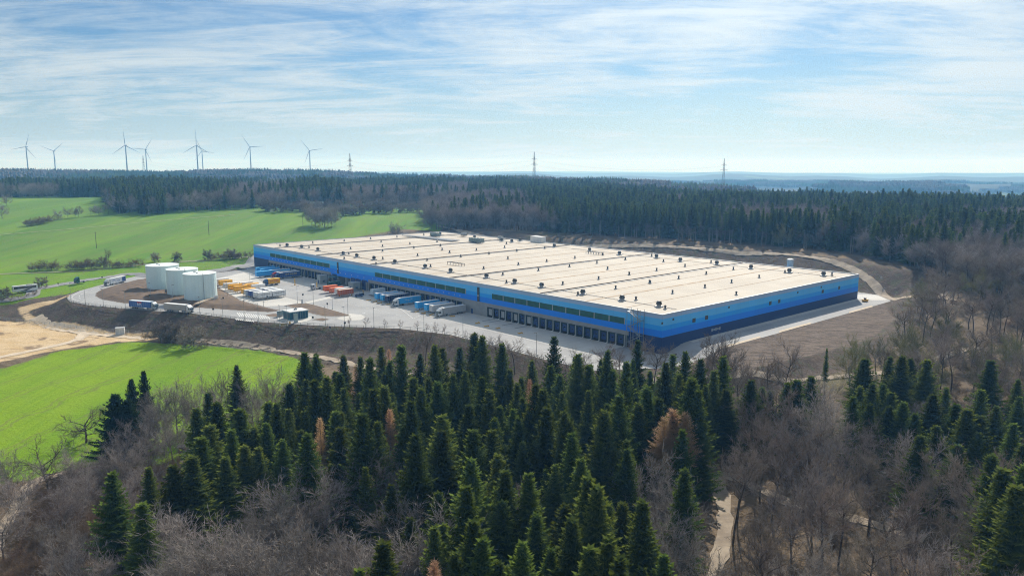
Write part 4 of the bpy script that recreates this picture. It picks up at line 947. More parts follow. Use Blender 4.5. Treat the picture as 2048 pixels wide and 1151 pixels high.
# bobtail tractor and coach on the access road
def onroad(px, py, frm, to):
    p = G(px, py); a = G(*frm); b = G(*to); return (p[0], p[1], hz(p[0], p[1]) + .24), math.atan2(b[1] - a[1], b[0] - a[0])
p, h = onroad(160, 566.5, (175, 562), (140, 569)); r = thing('tractor_unit', 'dark green tractor unit without trailer driving on the access road', 'truck', p, h); add_tractor(r, 3, (.02, .10, .12))
p, h = onroad(50, 583.5, (75, 579), (20, 588)); r = thing('coach', 'white coach with dark windows and grey swoosh on the access road', 'coach', p, h)
MB().prism([(6.2, .35), (6.25, 1.5), (6.0, 3.4), (5.7, 3.7), (-6.2, 3.7), (-6.3, 3.4), (-6.3, .45)], -1.25, 1.25).build('body', vp(WHT), r)
for s in (-1, 1):
    y0, y1 = sorted((s * 1.255, s * 1.27)); MB().prism([(5.6, 1.9), (5.4, 3.1), (-5.6, 3.1), (-5.6, 2.0)], y0, y1).build('side_window', M_wind, r)
    y0, y1 = sorted((s * 1.255, s * 1.268)); MB().prism([(4.0, .5), (1.5, .9), (-1.8, 1.9), (-3.6, 1.9), (-.5, .6)], y0, y1).build('swoosh', M_dgrey, r)
    for x_ in (3.6, -3.0, -4.3): obj('wheel', wheel_me, r, (x_, s * 1.05, .5))
    MB().box(6.2, 6.3, s * .95 - .2, s * .95 + .2, .7, .95).build('headlight', M_lampw, r)
MB().prism([(6.28, 1.45), (6.05, 3.2), (6.0, 3.2), (6.2, 1.45)], -1.15, 1.15).build('windscreen', M_wind, r)
MB().box(-3.5, -1, -.8, .8, 3.7, 3.95).build('roof_unit', M_lgrey, r)
# car and yard machines
q = glob(-15.2, 191.6); r = thing('parked_car', 'dark blue car parked beside the nearest orange swap body', 'car', (q[0], q[1], ZY + .1), AZ - .5)
MB().prism([(2.2, .35), (2.25, .75), (1.2, .95), (.4, 1.45), (-1.4, 1.45), (-2.1, .95), (-2.2, .4)], -.88, .88).build('body', vp((.01, .05, .2), .25), r)
MB().prism([(1.12, .98), (.42, 1.40), (-1.35, 1.40), (-1.9, .98)], -.895, .895).build('windows', M_wind, r)
cw = MB().cyl((0, -.1, 0), .32, .2, 12, 'y').mesh('wheel', [M_tyre])
for x_ in (1.35, -1.35):
    for s in (-1, 1): obj('wheel', cw, r, (x_, s * .82, .32))
for s in (-1, 1): MB().box(2.18, 2.28, s * .6 - .18, s * .6 + .18, .6, .75).build('headlight', M_lampw, r)
q = glob(-20, 231); r = thing('yard_tractor', 'white yard tractor with low frame parked near orange swap bodies', 'truck', (q[0], q[1], ZY + .1), OUT); add_tractor(r, 2.6, (.62, .66, .70), False)
q = glob(-12, 203); r = thing('forklift', 'dark forklift with yellow mast parts beside the dark blue car', 'forklift', (q[0] + 6, q[1] - 6, ZY + .1), .8)
MB().box(-1.3, 1.0, -.7, .7, .4, 1.1).build('body', vp((.02, .05, .12)), r); MB().box(1.0, 1.2, -.6, -.45, .2, 2.9).box(1.0, 1.2, .45, .6, .2, 2.9).build('mast', M_yellow, r)
MB().box(1.2, 2.2, -.5, -.35, .2, .28).box(1.2, 2.2, .35, .5, .2, .28).build('fork', M_chas, r)
m = MB()
for x_ in (-.9, .6):
    for s in (-1, 1): m.box(x_ - .04, x_ + .04, s * .6 - .04, s * .6 + .04, 1.1, 2.2)
m.box(-1, .7, -.65, .65, 2.2, 2.28).build('cage', M_chas, r)
for x_ in (-.9, .7):
    for s in (-1, 1): obj('wheel', cw, r, (x_, s * .6, .32))
# yellow pieces of dock equipment and bollards
bol = MB().cyl((0, 0, 0), .22, 2.6, 8).box(-.35, .35, -.35, .35, 0, .12)
bol_me = bol.mesh('column', [M_yellow])
for i, (px, py, lb) in enumerate(((634, 578, 'yellow bollard column beside the white yard tractor'), (679, 592, 'yellow bollard column in front of the nearest orange swap body'), (590, 570, 'yellow bollard column left of the yard tractor'), (703, 591, 'yellow bollard column right of the nearest orange swap body'))):
    p = Y(px, py); b = thing('bollard', lb, 'bollard', (p[0], p[1], ZY + .1), 0, 'yellow bollard columns in the yard'); o = obj('column', bol_me, b); o.scale = (1.3, 1.3, 1.5)
lk = MB().box(-1.1, 1.1, -.35, -.2, .15, .4).box(-1.1, 1.1, .2, .35, .15, .4).box(-1.2, -1.0, -.5, .5, 0, .5).bar((1.1, 0, .3), (1.9, 0, .9), .06); lk_me = lk.mesh('frame', [M_yellow])
for i, (lx, ly) in enumerate(((-17.5, 178), (-17.8, 171.5), (-18, 166.8), (-17.2, 160), (-18.2, 133.5), (-18, 128), (-17.6, 122.2), (-12.5, 112.5), (-15.5, 84), (-14.8, 77), (-14, 92), (-14.5, 63))):
    q = glob(lx, ly); b = thing('wheel_chock', 'yellow wheel chock frame standing %s from left along the dock bays' % ordn(i), 'wheel chock', (q[0], q[1], ZY + .1), OUT + rs.uniform(-.3, .3), 'yellow chock frames along the dock bays'); obj('frame', lk_me, b)
p = P(1718, 603, 0); b = thing('yellow_skip', 'small yellow machine at the far gable corner of the hall', 'machine', (p[0] + 3, p[1], .12), .4)
MB().prism([(-1.2, 0), (1.2, 0), (1.6, 1.1), (-1.6, 1.1)], -.8, .8).build('bucket', M_yellow, b); MB().box(-.4, .4, -.5, .5, 1.1, 1.9).build('cab', M_dgrey, b)

# ------------------------------------------------------------------ tree prototypes
def conifer(seed, H=24.0, Rm=3.1, base=.10, thin=False, droop=.22, dens=1.0):
    r = np.random.RandomState(seed); V = []; TP = []
    z = base * H
    while z < .985 * H:
        fr = (z - base * H) / (H * (1 - base)); rad = (Rm * (1 - fr) ** .84 + .16) * r.uniform(.72, 1.12)
        if r.rand() < .10: rad *= .7
        nb = int((5 + 4 * (1 - fr) + r.rand() * 2) * dens); a0 = r.rand() * 6.28
        for k in range(nb):
            a = a0 + k * 6.283 / nb + r.normal(0, .18); rr = rad * r.uniform(.55, 1.22)
            n = max(3, int(rr / (.36 if not thin else .30))); t = np.linspace(.12, 1, n); zo = z + r.normal(0, .15)
            ca, sa = math.cos(a), math.sin(a)
            dz = -droop * rr * (1 - fr) * np.sin(t * 2.2) + .42 * rr * fr * t + .10 * rr * t * t
            p = np.stack([ca * rr * t, sa * rr * t, zo + dz], 1); d = np.array([ca, sa, .05]); tg = np.array([-sa, ca, 0])
            w = (.21 if not thin else .055) * (1 + .3 * r.rand())
            for s in (-1, 1):
                l = (.30 + .55 * (1 - t) * min(1.3, rr * .55)) * r.uniform(.7, 1.3, n) * (1.6 if not thin else 1.6)
                di = d * .55 + tg * s * .85; tipz = -l * r.uniform(.15, .55, n) + (.25 * l if thin else 0)
                tips = p + di * l[:, None] + np.stack([0 * l, 0 * l, tipz], 1)
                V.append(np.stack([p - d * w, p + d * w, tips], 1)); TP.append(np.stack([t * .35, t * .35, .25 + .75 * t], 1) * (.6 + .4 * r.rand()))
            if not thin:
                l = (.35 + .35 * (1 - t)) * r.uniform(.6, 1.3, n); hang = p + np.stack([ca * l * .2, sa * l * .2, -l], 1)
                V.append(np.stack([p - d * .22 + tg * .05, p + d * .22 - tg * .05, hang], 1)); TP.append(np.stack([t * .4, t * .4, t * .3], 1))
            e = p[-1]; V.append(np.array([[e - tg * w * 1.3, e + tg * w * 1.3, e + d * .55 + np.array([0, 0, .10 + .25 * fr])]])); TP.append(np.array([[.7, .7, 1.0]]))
        z += (.60 if not thin else .55) * r.uniform(.7, 1.25) * (1 - .35 * fr)
    for k in range(3):      # leader
        a = k * 2.1; u = np.array([math.cos(a), math.sin(a), 0]) * .1; V.append(np.array([[np.array([0, 0, .955 * H]) - u, np.array([0, 0, .955 * H]) + u, np.array([0, 0, H])]])); TP.append(np.array([[.6, .6, 1.]]))
    V = np.concatenate(V).reshape(-1, 3); TP = np.concatenate(TP).ravel()
    tr = MB(); n = 7
    for i in range(4): 
        z0, z1 = H * i / 4 * .97, H * (i + 1) / 4 * .97
        tr.cyl((0, 0, z0 - (.6 if i == 0 else 0)), .30 * (1 - i / 4.15), z1 - z0 + (.6 if i == 0 else 0), n, r1=.30 * (1 - (i + 1) / 4.15), caps=False)
    return V, np.arange(len(V)).reshape(-1, 3), TP, tr

def tube_tris(segs, sides):
    """segs: array (n, 8) p0 p1 r0 r1 -> triangles"""
    s = np.array(segs); p0, p1, r0, r1 = s[:, :3], s[:, 3:6], s[:, 6], s[:, 7]
    d = p1 - p0; d /= np.linalg.norm(d, axis=1)[:, None] + 1e-9
    up = np.where(np.abs(d[:, 2:3]) < .9, np.array([[0, 0, 1.]]), np.array([[1., 0, 0]])); u = np.cross(d, up); u /= np.linalg.norm(u, axis=1)[:, None]; w = np.cross(d, u)
    V = []
    for p, rr in ((p0, r0), (p1, r1)):
        for i in range(sides):
            a = 2 * math.pi * i / sides; V.append(p + u * (rr * math.cos(a))[:, None] + w * (rr * math.sin(a))[:, None])
    V = np.stack(V, 1); n = len(s); F = []
    for i in range(sides):
        j = (i + 1) % sides; F += [(i, j, sides + j), (i, sides + j, sides + i)]
    F = np.array(F)[None] + (np.arange(n) * 2 * sides)[:, None, None]
    return V.reshape(-1, 3), F.reshape(-1, 3)
def bare(seed, H=20.0, clear=.3, spread=.8, up=.18, nl=11, tw=5, twl=1.1, tww=.030, trunk_r=.28, wob=.16, dense=1.0):
    r = np.random.RandomState(seed); big = []; mid = []; tw_ = []
    def nrm(v): return v / (np.linalg.norm(v) + 1e-9)
    def side(d, ang):
        a = r.normal(0, 1, 3); a = nrm(a - d * (a @ d)); return nrm(d * math.cos(ang) + a * math.sin(ang))
    tips = []
    def grow(p, d, L, rad, lev):
        n = (6, 5, 4)[lev]; st = L / n; q = p
        for i in range(n):
            d = nrm(d + r.normal(0, wob, 3) + np.array([0, 0, up * (.6 if lev else .2)])); q2 = q + d * st; r0, r1 = rad * (1 - .80 * i / n), rad * (1 - .80 * (i + 1) / n)
            (big if lev < 1 or (lev == 1 and i < 3) else mid).append((*q, *q2, r0, r1)); q = q2
            if lev == 1 and i >= 1 or lev == 1 and r.rand() < .5:
                for _ in range(int(r.choice([1, 2, 2, 3]))): grow(q, side(d, r.uniform(.45, 1.0)), L * r.uniform(.32, .55) * (1 - .3 * i / n), rad * .40, 2)
            if lev == 2:
                for _ in range(max(1, int(r.choice([2, 2, 3]) * dense))): tips.append((q, side(d, r.uniform(.3, .9)), r.uniform(.7, 1.3) * twl * (1.0 + .35 * (i == n - 1))))
        if lev == 1: grow(q, d, L * .4, rad * .3, 2)
    Ht = H * (clear + .28); p = np.zeros(3); d = np.array([0, 0, 1.]); n = 6; q = np.array([0, 0, -.6]); pts = []
    for i in range(n):
        d = nrm(d + r.normal(0, .05, 3)); d[2] = abs(d[2]); q2 = q + d * (Ht + .6) / n; big.append((*q, *q2, trunk_r * (1 - .5 * i / n), trunk_r * (1 - .5 * (i + 1) / n))); q = q2; pts.append(q)
    pts = np.array(pts)
    for k in range(nl):
        t = clear + (.30) * (k / nl); zz = t * H; i = min(n - 1, int(zz / Ht * n)); p = np.array([np.interp(zz, pts[:, 2], pts[:, 0]), np.interp(zz, pts[:, 2], pts[:, 1]), min(zz, pts[-1, 2])])
        a = k * 2.4 + r.normal(0, .3); el = (.25 + .95 * k / nl) * (1 - .35 * spread) + r.normal(0, .1); ce = math.cos(el)
        L = H * (1 - clear) * (.50 + .30 * k / nl) * r.uniform(.75, 1.05) * (.75 + .25 * spread)
        grow(p, np.array([math.cos(a) * ce, math.sin(a) * ce, math.sin(el)]), L * .95, trunk_r * .42, 1)
    # fine twigs: each branchlet a thin blade with side twigs
    P0 = np.array([t[0] for t in tips]); D0 = np.array([t[1] for t in tips]); L0 = np.array([t[2] for t in tips]); N = len(P0)
    VV = []; TT = []
    def blades(p, d, l, w, t0, t1):
        a = np.cross(d, r.normal(0, 1, (len(p), 3))); a /= np.linalg.norm(a, axis=1)[:, None] + 1e-9
        VV.append(np.stack([p - a * w, p + a * w, p + d * l[:, None]], 1)); TT.append(np.tile([t0, t0, t1], (len(p), 1)))
    D0 = D0 + np.array([0, 0, .25 * (up > .1)]); D0 /= np.linalg.norm(D0, axis=1)[:, None]
    blades(P0, D0, L0 * 1.5, tww * 1.3, .0, .7)
    for k in range(tw):
        f = r.uniform(.15, .95, N); pp = P0 + D0 * (L0 * 1.5 * f)[:, None]; dd = D0 + r.normal(0, .48, (N, 3)); dd[:, 2] += .12; dd /= np.linalg.norm(dd, axis=1)[:, None]
        blades(pp, dd, L0 * r.uniform(.5, 1.0, N), tww, .3, 1.0)
    Vt = np.concatenate(VV).reshape(-1, 3); Tt = np.concatenate(TT).ravel(); Ft = np.arange(len(Vt)).reshape(-1, 3)
    Vb, Fb = tube_tris(big, 6); Vm_, Fm_ = tube_tris(mid, 3)
    top = Vt[:, 2].max(); sc = H / top
    return (Vb * sc, Fb), (Vm_ * sc, Fm_), (Vt * sc, Ft, Tt)

class Proto: pass
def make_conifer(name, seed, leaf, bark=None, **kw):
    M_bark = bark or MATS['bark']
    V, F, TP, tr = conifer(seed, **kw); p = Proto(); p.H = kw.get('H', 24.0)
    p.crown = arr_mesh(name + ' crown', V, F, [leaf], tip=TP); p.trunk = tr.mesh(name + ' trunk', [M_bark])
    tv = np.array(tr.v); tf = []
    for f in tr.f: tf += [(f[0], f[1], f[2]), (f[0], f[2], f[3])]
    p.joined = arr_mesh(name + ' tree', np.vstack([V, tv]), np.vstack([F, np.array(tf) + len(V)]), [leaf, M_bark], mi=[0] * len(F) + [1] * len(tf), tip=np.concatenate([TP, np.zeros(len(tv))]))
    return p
def make_bare(name, seed, leaf, limb=None, **kw):
    limb = limb or M_limb
    (Vb, Fb), (Vm_, Fm_), (Vt, Ft, Tt) = bare(seed, **kw); p = Proto(); p.H = kw.get('H', 20.0)
    p.trunk = arr_mesh(name + ' trunk', Vb, Fb, [limb], smooth=True)
    nb = len(Vm_); V = np.vstack([Vm_, Vt]); F = np.vstack([Fm_, Ft + nb]); TP = np.concatenate([np.zeros(nb), Tt])
    p.crown = arr_mesh(name + ' crown', V, F, [leaf], tip=TP)
    p.joined = arr_mesh(name + ' tree', np.vstack([V, Vb]), np.vstack([F, Fb + len(V)]), [leaf, limb], mi=[0] * len(F) + [1] * len(Fb), tip=np.concatenate([TP, np.zeros(len(Vb))]))
    return p
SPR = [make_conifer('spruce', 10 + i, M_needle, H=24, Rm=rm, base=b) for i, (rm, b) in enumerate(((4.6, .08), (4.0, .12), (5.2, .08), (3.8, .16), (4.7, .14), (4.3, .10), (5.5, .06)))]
SPT = [make_conifer('tall spruce', 30 + i, M_needle, pm('pale bark', (.30, .26, .22), (.20, .17, .14), 2, .9), H=27, Rm=3.2, base=b, dens=.9) for i, b in enumerate((.42, .5, .36, .46))]
YEW = [make_conifer('broad conifer', 40, M_yew, H=17, Rm=5.4, base=.06, dens=1.5)]
LAR = [make_conifer('larch', 50 + i, M_larch, H=22, Rm=3.4, base=b, thin=True, droop=.05, dens=1.5) for i, b in enumerate((.18, .45, .5))]
M_beech = foliage('silvery beech twigs', (.17, .142, .122), (.45, .40, .36), .10, .30)
DOM = [make_bare('beech', 60 + i, M_beech, H=20, clear=.22, spread=.75, up=.20, nl=13, tw=4, twl=1.3, tww=.034) for i in range(4)]
FOR_ = [make_bare('forest broadleaf', 70 + i, M_twig, M_bark, H=21, clear=.50, spread=.55, up=.20, nl=9, tw=3, twl=1.0, trunk_r=.30, tww=.028) for i in range(4)]
OAK = [make_bare('oak', 80 + i, M_twig, M_bark, H=16, clear=.20, spread=1.25, up=.07, nl=12, tw=4, twl=.8, trunk_r=.42, wob=.26, tww=.026) for i in range(2)]
BRU = [make_bare('brush', 90 + i, M_brush, H=7, clear=.06, spread=1.0, up=.14, nl=12, tw=4, twl=.65, trunk_r=.09, wob=.22, tww=.022, dense=.8) for i in range(3)]
ORC = [make_bare('orchard', 95 + i, M_twig, M_bark, H=9, clear=.20, spread=1.1, up=.06, nl=12, tw=5, twl=.7, trunk_r=.22, wob=.25, tww=.055) for i in range(2)]
BUD = [make_bare('budding tree', 98, M_bud, H=17, clear=.25, spread=.8, up=.16, nl=12, tw=5, twl=1.0, tww=.035)]
SAP = [make_bare('sapling', 99, M_brush, H=5.5, clear=.35, spread=.3, up=.25, nl=6, tw=2, twl=.4, trunk_r=.06, tww=.015, dense=.5)]

TREES = []          # (kind, proto, x, y, z, scale, rot, stand)
def put(kind, protos, pts, Hs, stand, wide=1.0):
    g = Gmany(pts, Hs)
    for (x, y, z), H in zip(g, Hs):
        p = protos[rs.randint(len(protos))]; s = H / p.H; TREES.append([kind, p, x, y, z, s, s * wide * rs.uniform(.9, 1.15), rs.uniform(0, 6.28), stand])
A_ = lambda L: [(600 + .444 * x, 640 + .444 * y) for x, y in L]
B_ = lambda L: [(.4092 * x, 680 + .4092 * y) for x, y in L]
D_ = lambda L: [(1300 + .4787 * x, 600 + .4787 * y) for x, y in L]
central = A_([(20,140),(70,150),(195,155),(365,115),(455,105),(405,180),(315,170),(540,150),(605,110),(640,120),(720,120),(785,55),(820,65),(910,105),(1145,70),(1255,145),(1385,135),(1300,195),(1470,180),(1650,190),(1710,235),(1765,255),(1410,220),(1620,345),(1565,295),(1795,310),(1130,200),(945,215),(745,225),(690,240),(510,250),(180,235),(120,250),(65,260),(330,300),(380,290),(545,300),(620,275),(820,255),(770,235),(855,310),(1060,285),(1095,305),(1180,320),(1300,310),(1440,330),(1370,400),(1450,400),(1525,370),(500,360),(640,420),(760,375),(740,300),(900,385),(960,395),(985,435),(1030,400),(1110,385),(1190,410),(1215,450),(280,415),(180,410),(20,400),(30,510),(350,450),(465,475),(520,510),(640,490),(780,490),(865,490),(1225,500),(1350,545),(890,600),(770,620),(925,680),(1030,680),(1150,645),(1265,620),(1340,740),(1300,700),(750,750),(890,740),(1040,755),(625,770),(780,890),(910,810),(1065,870),(1195,825),(1225,890),(1335,840),(1545,805),(1580,950),(1640,1050),(1390,980),(1130,1020),(1305,1010),(1000,1000),(895,1080),(605,920),(375,985),(265,1110),(1440,1060),(1540,1110),(700,1040),(820,980)])
put('spruce', SPR, central, rs.uniform(20, 29, len(central)), 'central stand', 1.18)
left = B_([(1155,120),(1485,60),(1545,70),(1015,250),(1170,330),(1415,205),(1310,300),(545,640),(725,620),(845,605),(1025,410),(1100,565),(1195,510),(1300,400),(1640,150),(1640,340),(1560,380),(1470,440),(1380,480),(1660,420),(690,790),(960,330),(1060,300),(1240,420),(980,470),(1130,430),(940,560),(1260,520)])
put('spruce', SPR, left, rs.uniform(18, 24, len(left)), 'left clump', 1.4)
right = D_([(65,260),(120,300),(175,320),(200,375),(25,400),(320,370),(425,330),(470,360),(505,375),(575,345),(615,330),(675,315),(900,240),(1005,235),(1055,230),(1090,240),(1160,245),(1425,245),(880,355),(930,345),(975,345),(850,400),(1240,360),(1385,370),(1185,390),(1060,420),(1280,430),(1540,330),(1545,400),(1380,480),(1200,520),(1375,550),(1520,510),(1560,600),(1010,380),(1110,470),(1130,560),(1290,600),(1450,440),(1330,450),(1000,440),(920,430)])
put('spruce', SPR, right, rs.uniform(15, 21, len(right)), 'right stand', 1.5)
put('spruce', SPR, D_([(1540,770),(1480,700),(1580,680),(1430,640)]), [27, 25, 28, 24], 'right edge group', 1.3)
put('spruce', SPT, D_([(740,195),(1160,250),(900,250)]), [19, 18, 18], 'thin spruces below the field', .55)
put('larch', LAR[:1], A_([(250,205),(90,440),(405,400),(1035,265),(605,1085),(400,130)]), [20, 21, 22, 18, 24, 19], 'larches', .95)
put('larch', LAR[1:], D_([(95,452),(60,490),(150,470)]), [24, 23, 23], 'larches', 1.25)
put('broad conifer', YEW, B_([(560,265), (620, 290)]), [19, 17], 'yew', 1.45); put('broad conifer', YEW, B_([(700,150), (640, 190)]), [20, 18], 'yew', .75)
put('bare tree', DOM, [(737,889),(578,915),(525,947),(625,944),(672,996),(489,1033),(816,968),(416,981),(536,1033),(600,1060),(700,1060),(450,1080),(770,1040),(640,1100),(520,1110),(860,1000),(380,1040),(330,1010)], rs.uniform(19, 24, 18), 'grey beeches at the bottom', 1.3)
put('bare tree', DOM, [(1284,878),(1062,935),(1340,930),(1330,1010),(1380,1050)], [22, 17, 20, 20, 21], 'beeches right of the spruces', 1.1)
put('bare tree', OAK, [(85,855),(165,800),(1560,800)], [16, 13, 15], 'oaks', 1.2)
put('bare tree', DOM, [(345,733),(300,760),(435,722),(540,718),(245,872),(590,745),(205,880),(500,742),(380,748),(410,760),(560,750),(320,790),(285,800),(520,780)], [22, 19, 20, 19, 15, 17, 13, 17, 19, 18, 17, 18, 17, 17], 'meadow edge', 1.05)
put('bare tree', FOR_, [(1030,668),(1170,690),(1215,680),(1275,672),(1310,680),(995,662),(945,660),(1240,690),(1140,700),(880,660),(850,655),(1060,690),(1400,700),(1440,720)], rs.uniform(14, 18, 14), 'trees below the yard', 1.2)
put('budding tree', BUD, [(1715,655),(1990,740),(2030,660)], [15, 14, 13], 'budding trees', 1.1)
# loose woodland on the right
def fill(poly, n, mind, avoid, tries=6000):
    poly = np.array(poly); lo, hi = poly.min(0), poly.max(0); o = []; ex = [(t[2], t[3]) for t in TREES if t[8] in avoid]
    for _ in range(tries):
        q = lo + (hi - lo) * rs.rand(2)
        if sdist(poly, np.array([q[0]]), np.array([q[1]]))[0] > 0: continue
        if all((q[0] - a) ** 2 + (q[1] - b) ** 2 > mind ** 2 for a, b in o + ex): o.append(tuple(q))
        if len(o) >= n: break
    return o
def plant(kind, protos, pts, h0, h1, stand, wide=1.0):
    if not len(pts): return
    zz = height([p[0] for p in pts], [p[1] for p in pts])
    for (x, y), z in zip(pts, zz):
        p = protos[rs.randint(len(protos))]; H = rs.uniform(h0, h1); s = H / p.H; TREES.append([kind, p, x, y, float(z), s, s * wide * rs.uniform(.9, 1.15), rs.uniform(0, 6.28), stand])
cst = [(-62,238),(58,240),(62,214),(42,172),(30,125),(27,88),(-10,88),(-18,120),(-28,150),(-66,198)]
plant('spruce', SPR, fill(cst, 72, 5.2, ('central stand', 'left clump')), 16, 24, 'central stand', 1.18)
rwood = [(30,230),(60,246),(95,236),(80,190),(110,150),(100,90),(60,62),(34,62),(34,110),(48,160),(66,205)]
plant('bare tree', FOR_ + DOM[:1], fill(rwood, 74, 6.6, ('central stand', 'right stand')), 19, 25, 'open wood by the track', 1.0)
rs2 = [(90,190),(118,228),(150,215),(165,180),(150,120),(110,105),(92,150)]
plant('bare tree', DOM + FOR_[:1], fill(rs2, 30, 7, ('right stand', 'right edge group')), 13, 18, 'right stand of bare trees', 1.1)
rmid = [(112,232),(150,262),(186,300),(212,340),(240,380),(300,380),(330,300),(250,190),(180,180)]
plant('bare tree', FOR_, fill(rmid, 105, 7.4, ('right stand',)), 16, 22, 'hazy wood below the field', 1.1)
rmid2 = [(112,252),(134,278),(156,304),(174,332),(192,366),(204,376),(262,380),(300,300),(230,215),(150,220)]
plant('bare tree', FOR_ + BUD, fill(rmid2, 150, 4.9, ('right stand',)), 14, 19, 'hazy wood below the field', 1.2)
lbr = [(-140,190),(-100,205),(-60,190),(-30,140),(-20,100),(-55,85),(-95,110)]
plant('bare tree', DOM, fill(lbr, 30, 8, ('grey beeches at the bottom', 'left clump', 'oaks')), 12, 17, 'left brushy wood', 1.1)
# hedges, orchard and lone trees
def base(kind, protos, pxs, h0, h1, stand, wide=1.0):
    plant(kind, protos, [tuple(G(*q)[:2]) for q in pxs], h0, h1, stand, wide)
base('shrub', BRU, [(64,541),(80,541),(96,540),(110,540),(140,541),(150,539),(162,539),(176,538),(190,537),(232,535),(246,534),(262,533),(278,532),(426,520),(440,519),(452,518),(470,517),(484,517),(497,516),(70,541),(103,540),(156,539),(169,538),(183,537),(225,535),(239,535),(270,533),(446,519),(461,518),(477,517)], 5, 8.5, 'hedge behind the access road', 1.5)
base('bare tree', ORC, [(207,535),(219,535),(310,524),(356,524),(415,520),(466,518)], 6, 10, 'small trees behind the access road')
base('shrub', BRU, [(56,452),(64,451),(72,450),(82,448),(92,446),(115,440),(60,451.5),(77,449),(87,447),(99,445)], 7, 10, 'hedge in the upper pasture', 1.5)
base('bare tree', DOM, [(117,439),(136,436),(150,435),(157,434),(182,432),(190,431),(198,430),(208,430),(217,428)], 9, 14, 'tree row in the upper pasture', 1.1)
base('bare tree', DOM, [(5,437),(-8,430),(14,412)], 16, 20, 'big trees at the left edge', 1.3)
base('bare tree', ORC, [(84,575),(13,597)], 7, 8.5, 'trees by the coach', 1.2)
base('shrub', BRU, [(5,600),(22,600),(38,598),(55,594),(70,590)], 2.5, 4, 'hedge beside the coach', 1.4)
base('bare tree', DOM, [(624,453),(632,455),(640,456),(648,457),(656,456),(664,454),(670,451),(645,450),(630,449)], 20, 27, 'tree clump in the pasture', 1.15); base('spruce', SPR, [(650,455)], 15, 16, 'tree clump in the pasture')
base('bare tree', DOM, [(771,486),(788,488),(780,484),(765,487),(794,487)], 14, 17, 'small trees behind the hall roof', 1.2)
base('orchard tree', ORC, [(531,423),(536,421),(561,424.5),(585,423),(600,424),(617,430),(634,424),(684,431),(672,428),(707,430),(729,427),(745,426),(763,426),(772,426),(785,420),(797,424),(815,424),(835,423.5),(855,424),(702,415),(718,417),(735,413),(767,417),(825,410),(843,411),(678,419),(658,415),(752,418),(803,413),(690,423),(548,421),(574,421),(592,420),(610,421),(625,426),(647,420),(664,423),(696,427),(719,428),(738,421),(780,427),(790,415),(808,421),(825,420),(847,418),(758,412),(775,411),(712,411)], 10.5, 15, 'orchard', 1.15)
base('bare tree', ORC, [(322,684),(388,693),(350,682)], 9, 12, 'trees at the foot of the embankment', 1.25)
base('shrub', BRU, [(290,678),(305,680),(332,684),(352,685),(365,688),(410,694)], 2.5, 5, 'shrubs at the foot of the embankment', 1.2)
base('sapling', SAP, [(732,655),(769,657),(801,660),(835,662),(853,664),(871,667),(700,654.5),(890,670),(912,674)], 4.5, 6, 'saplings along the yard edge')
# individual trees at the near edge of the wood behind the hall
def wood_edge(n, seed):
    r = np.random.RandomState(seed); o = []
    edge = np.array([(-72,702),(-30,694),(0,664),(70,618),(120,584),(165,552),(212,500),(240,462)], float)
    s = np.concatenate([[0], np.cumsum(np.hypot(*np.diff(edge, axis=0).T))])
    for t in np.linspace(0, s[-1], n): o.append((np.interp(t, s, edge[:, 0]) + r.normal(0, 3) + 4, np.interp(t, s, edge[:, 1]) + r.uniform(0, 16) + 6))
    return o
we = wood_edge(110, 5)
plant('spruce', SPT, [q for q in we if q[0] > 40 and q[0] < 205], 22, 28, 'tall spruces behind the hall', 1.0)
plant('bare tree', FOR_, [q for q in we if not (q[0] > 40 and q[0] < 205)], 17, 23, 'wood edge behind the hall', 1.15)
plant('budding tree', BUD, [(184, 528)], 19, 20, 'pale tree at the wood edge', 1.0)

# build the individual trees
GROUPS = {}
for t in TREES:
    px, py = scr(t[2], t[3], t[4] + t[5] * t[1].H); t += [px, py]
NOUN = {'spruce': ('spruce_tree', 'dark green spruce', 'spruce'), 'bare tree': ('bare_tree', 'leafless grey tree', 'tree'), 'larch': ('larch_tree', 'orange brown larch', 'larch'), 'broad conifer': ('broad_conifer', 'broad dark conifer', 'conifer'),
        'shrub': ('shrub', 'leafless brown shrub', 'shrub'), 'orchard tree': ('orchard_tree', 'small round orchard tree', 'tree'), 'budding tree': ('budding_tree', 'pale budding tree', 'tree'), 'sapling': ('sapling', 'thin staked sapling', 'sapling')}
WHERE = {'central stand': 'the central stand', 'left clump': 'the left clump', 'right stand': 'the right stand', 'right edge group': 'the lower right corner', 'thin spruces below the field': 'the thin ones below the field',
 'larches': 'those between the spruces', 'yew': 'those by the meadow edge', 'grey beeches at the bottom': 'the beeches at bottom left', 'beeches right of the spruces': 'the beeches right of the spruces', 'oaks': 'the twisted wide ones', 'meadow edge': 'those at the meadow edge',
 'trees below the yard': 'those below the truck yard', 'budding trees': 'those right of the field', 'open wood by the track': 'the wood by the track', 'right stand of bare trees': 'those among the right spruces', 'hazy wood below the field': 'the wood right of the field',
 'left brushy wood': 'the lower left wood', 'hedge behind the access road': 'the hedge behind the access road', 'small trees behind the access road': 'those behind the access road', 'hedge in the upper pasture': 'the upper pasture hedge', 'tree row in the upper pasture': 'the upper pasture row',
 'big trees at the left edge': 'the big ones at the edge', 'trees by the coach': 'those beside the coach', 'hedge beside the coach': 'the hedge beside the coach', 'tree clump in the pasture': 'the clump in the pasture', 'small trees behind the hall roof': 'those behind the hall roof',
 'orchard': 'the orchard on the pasture', 'trees at the foot of the embankment': 'those below the embankment', 'shrubs at the foot of the embankment': 'those below the embankment', 'saplings along the yard edge': 'the row along the yard edge', 'tall spruces behind the hall': 'the edge behind the hall',
 'wood edge behind the hall': 'the edge behind the hall', 'pale tree at the wood edge': 'the wood edge behind the hall'}
EXTRA = {'spruce': [], 'bare tree': []}
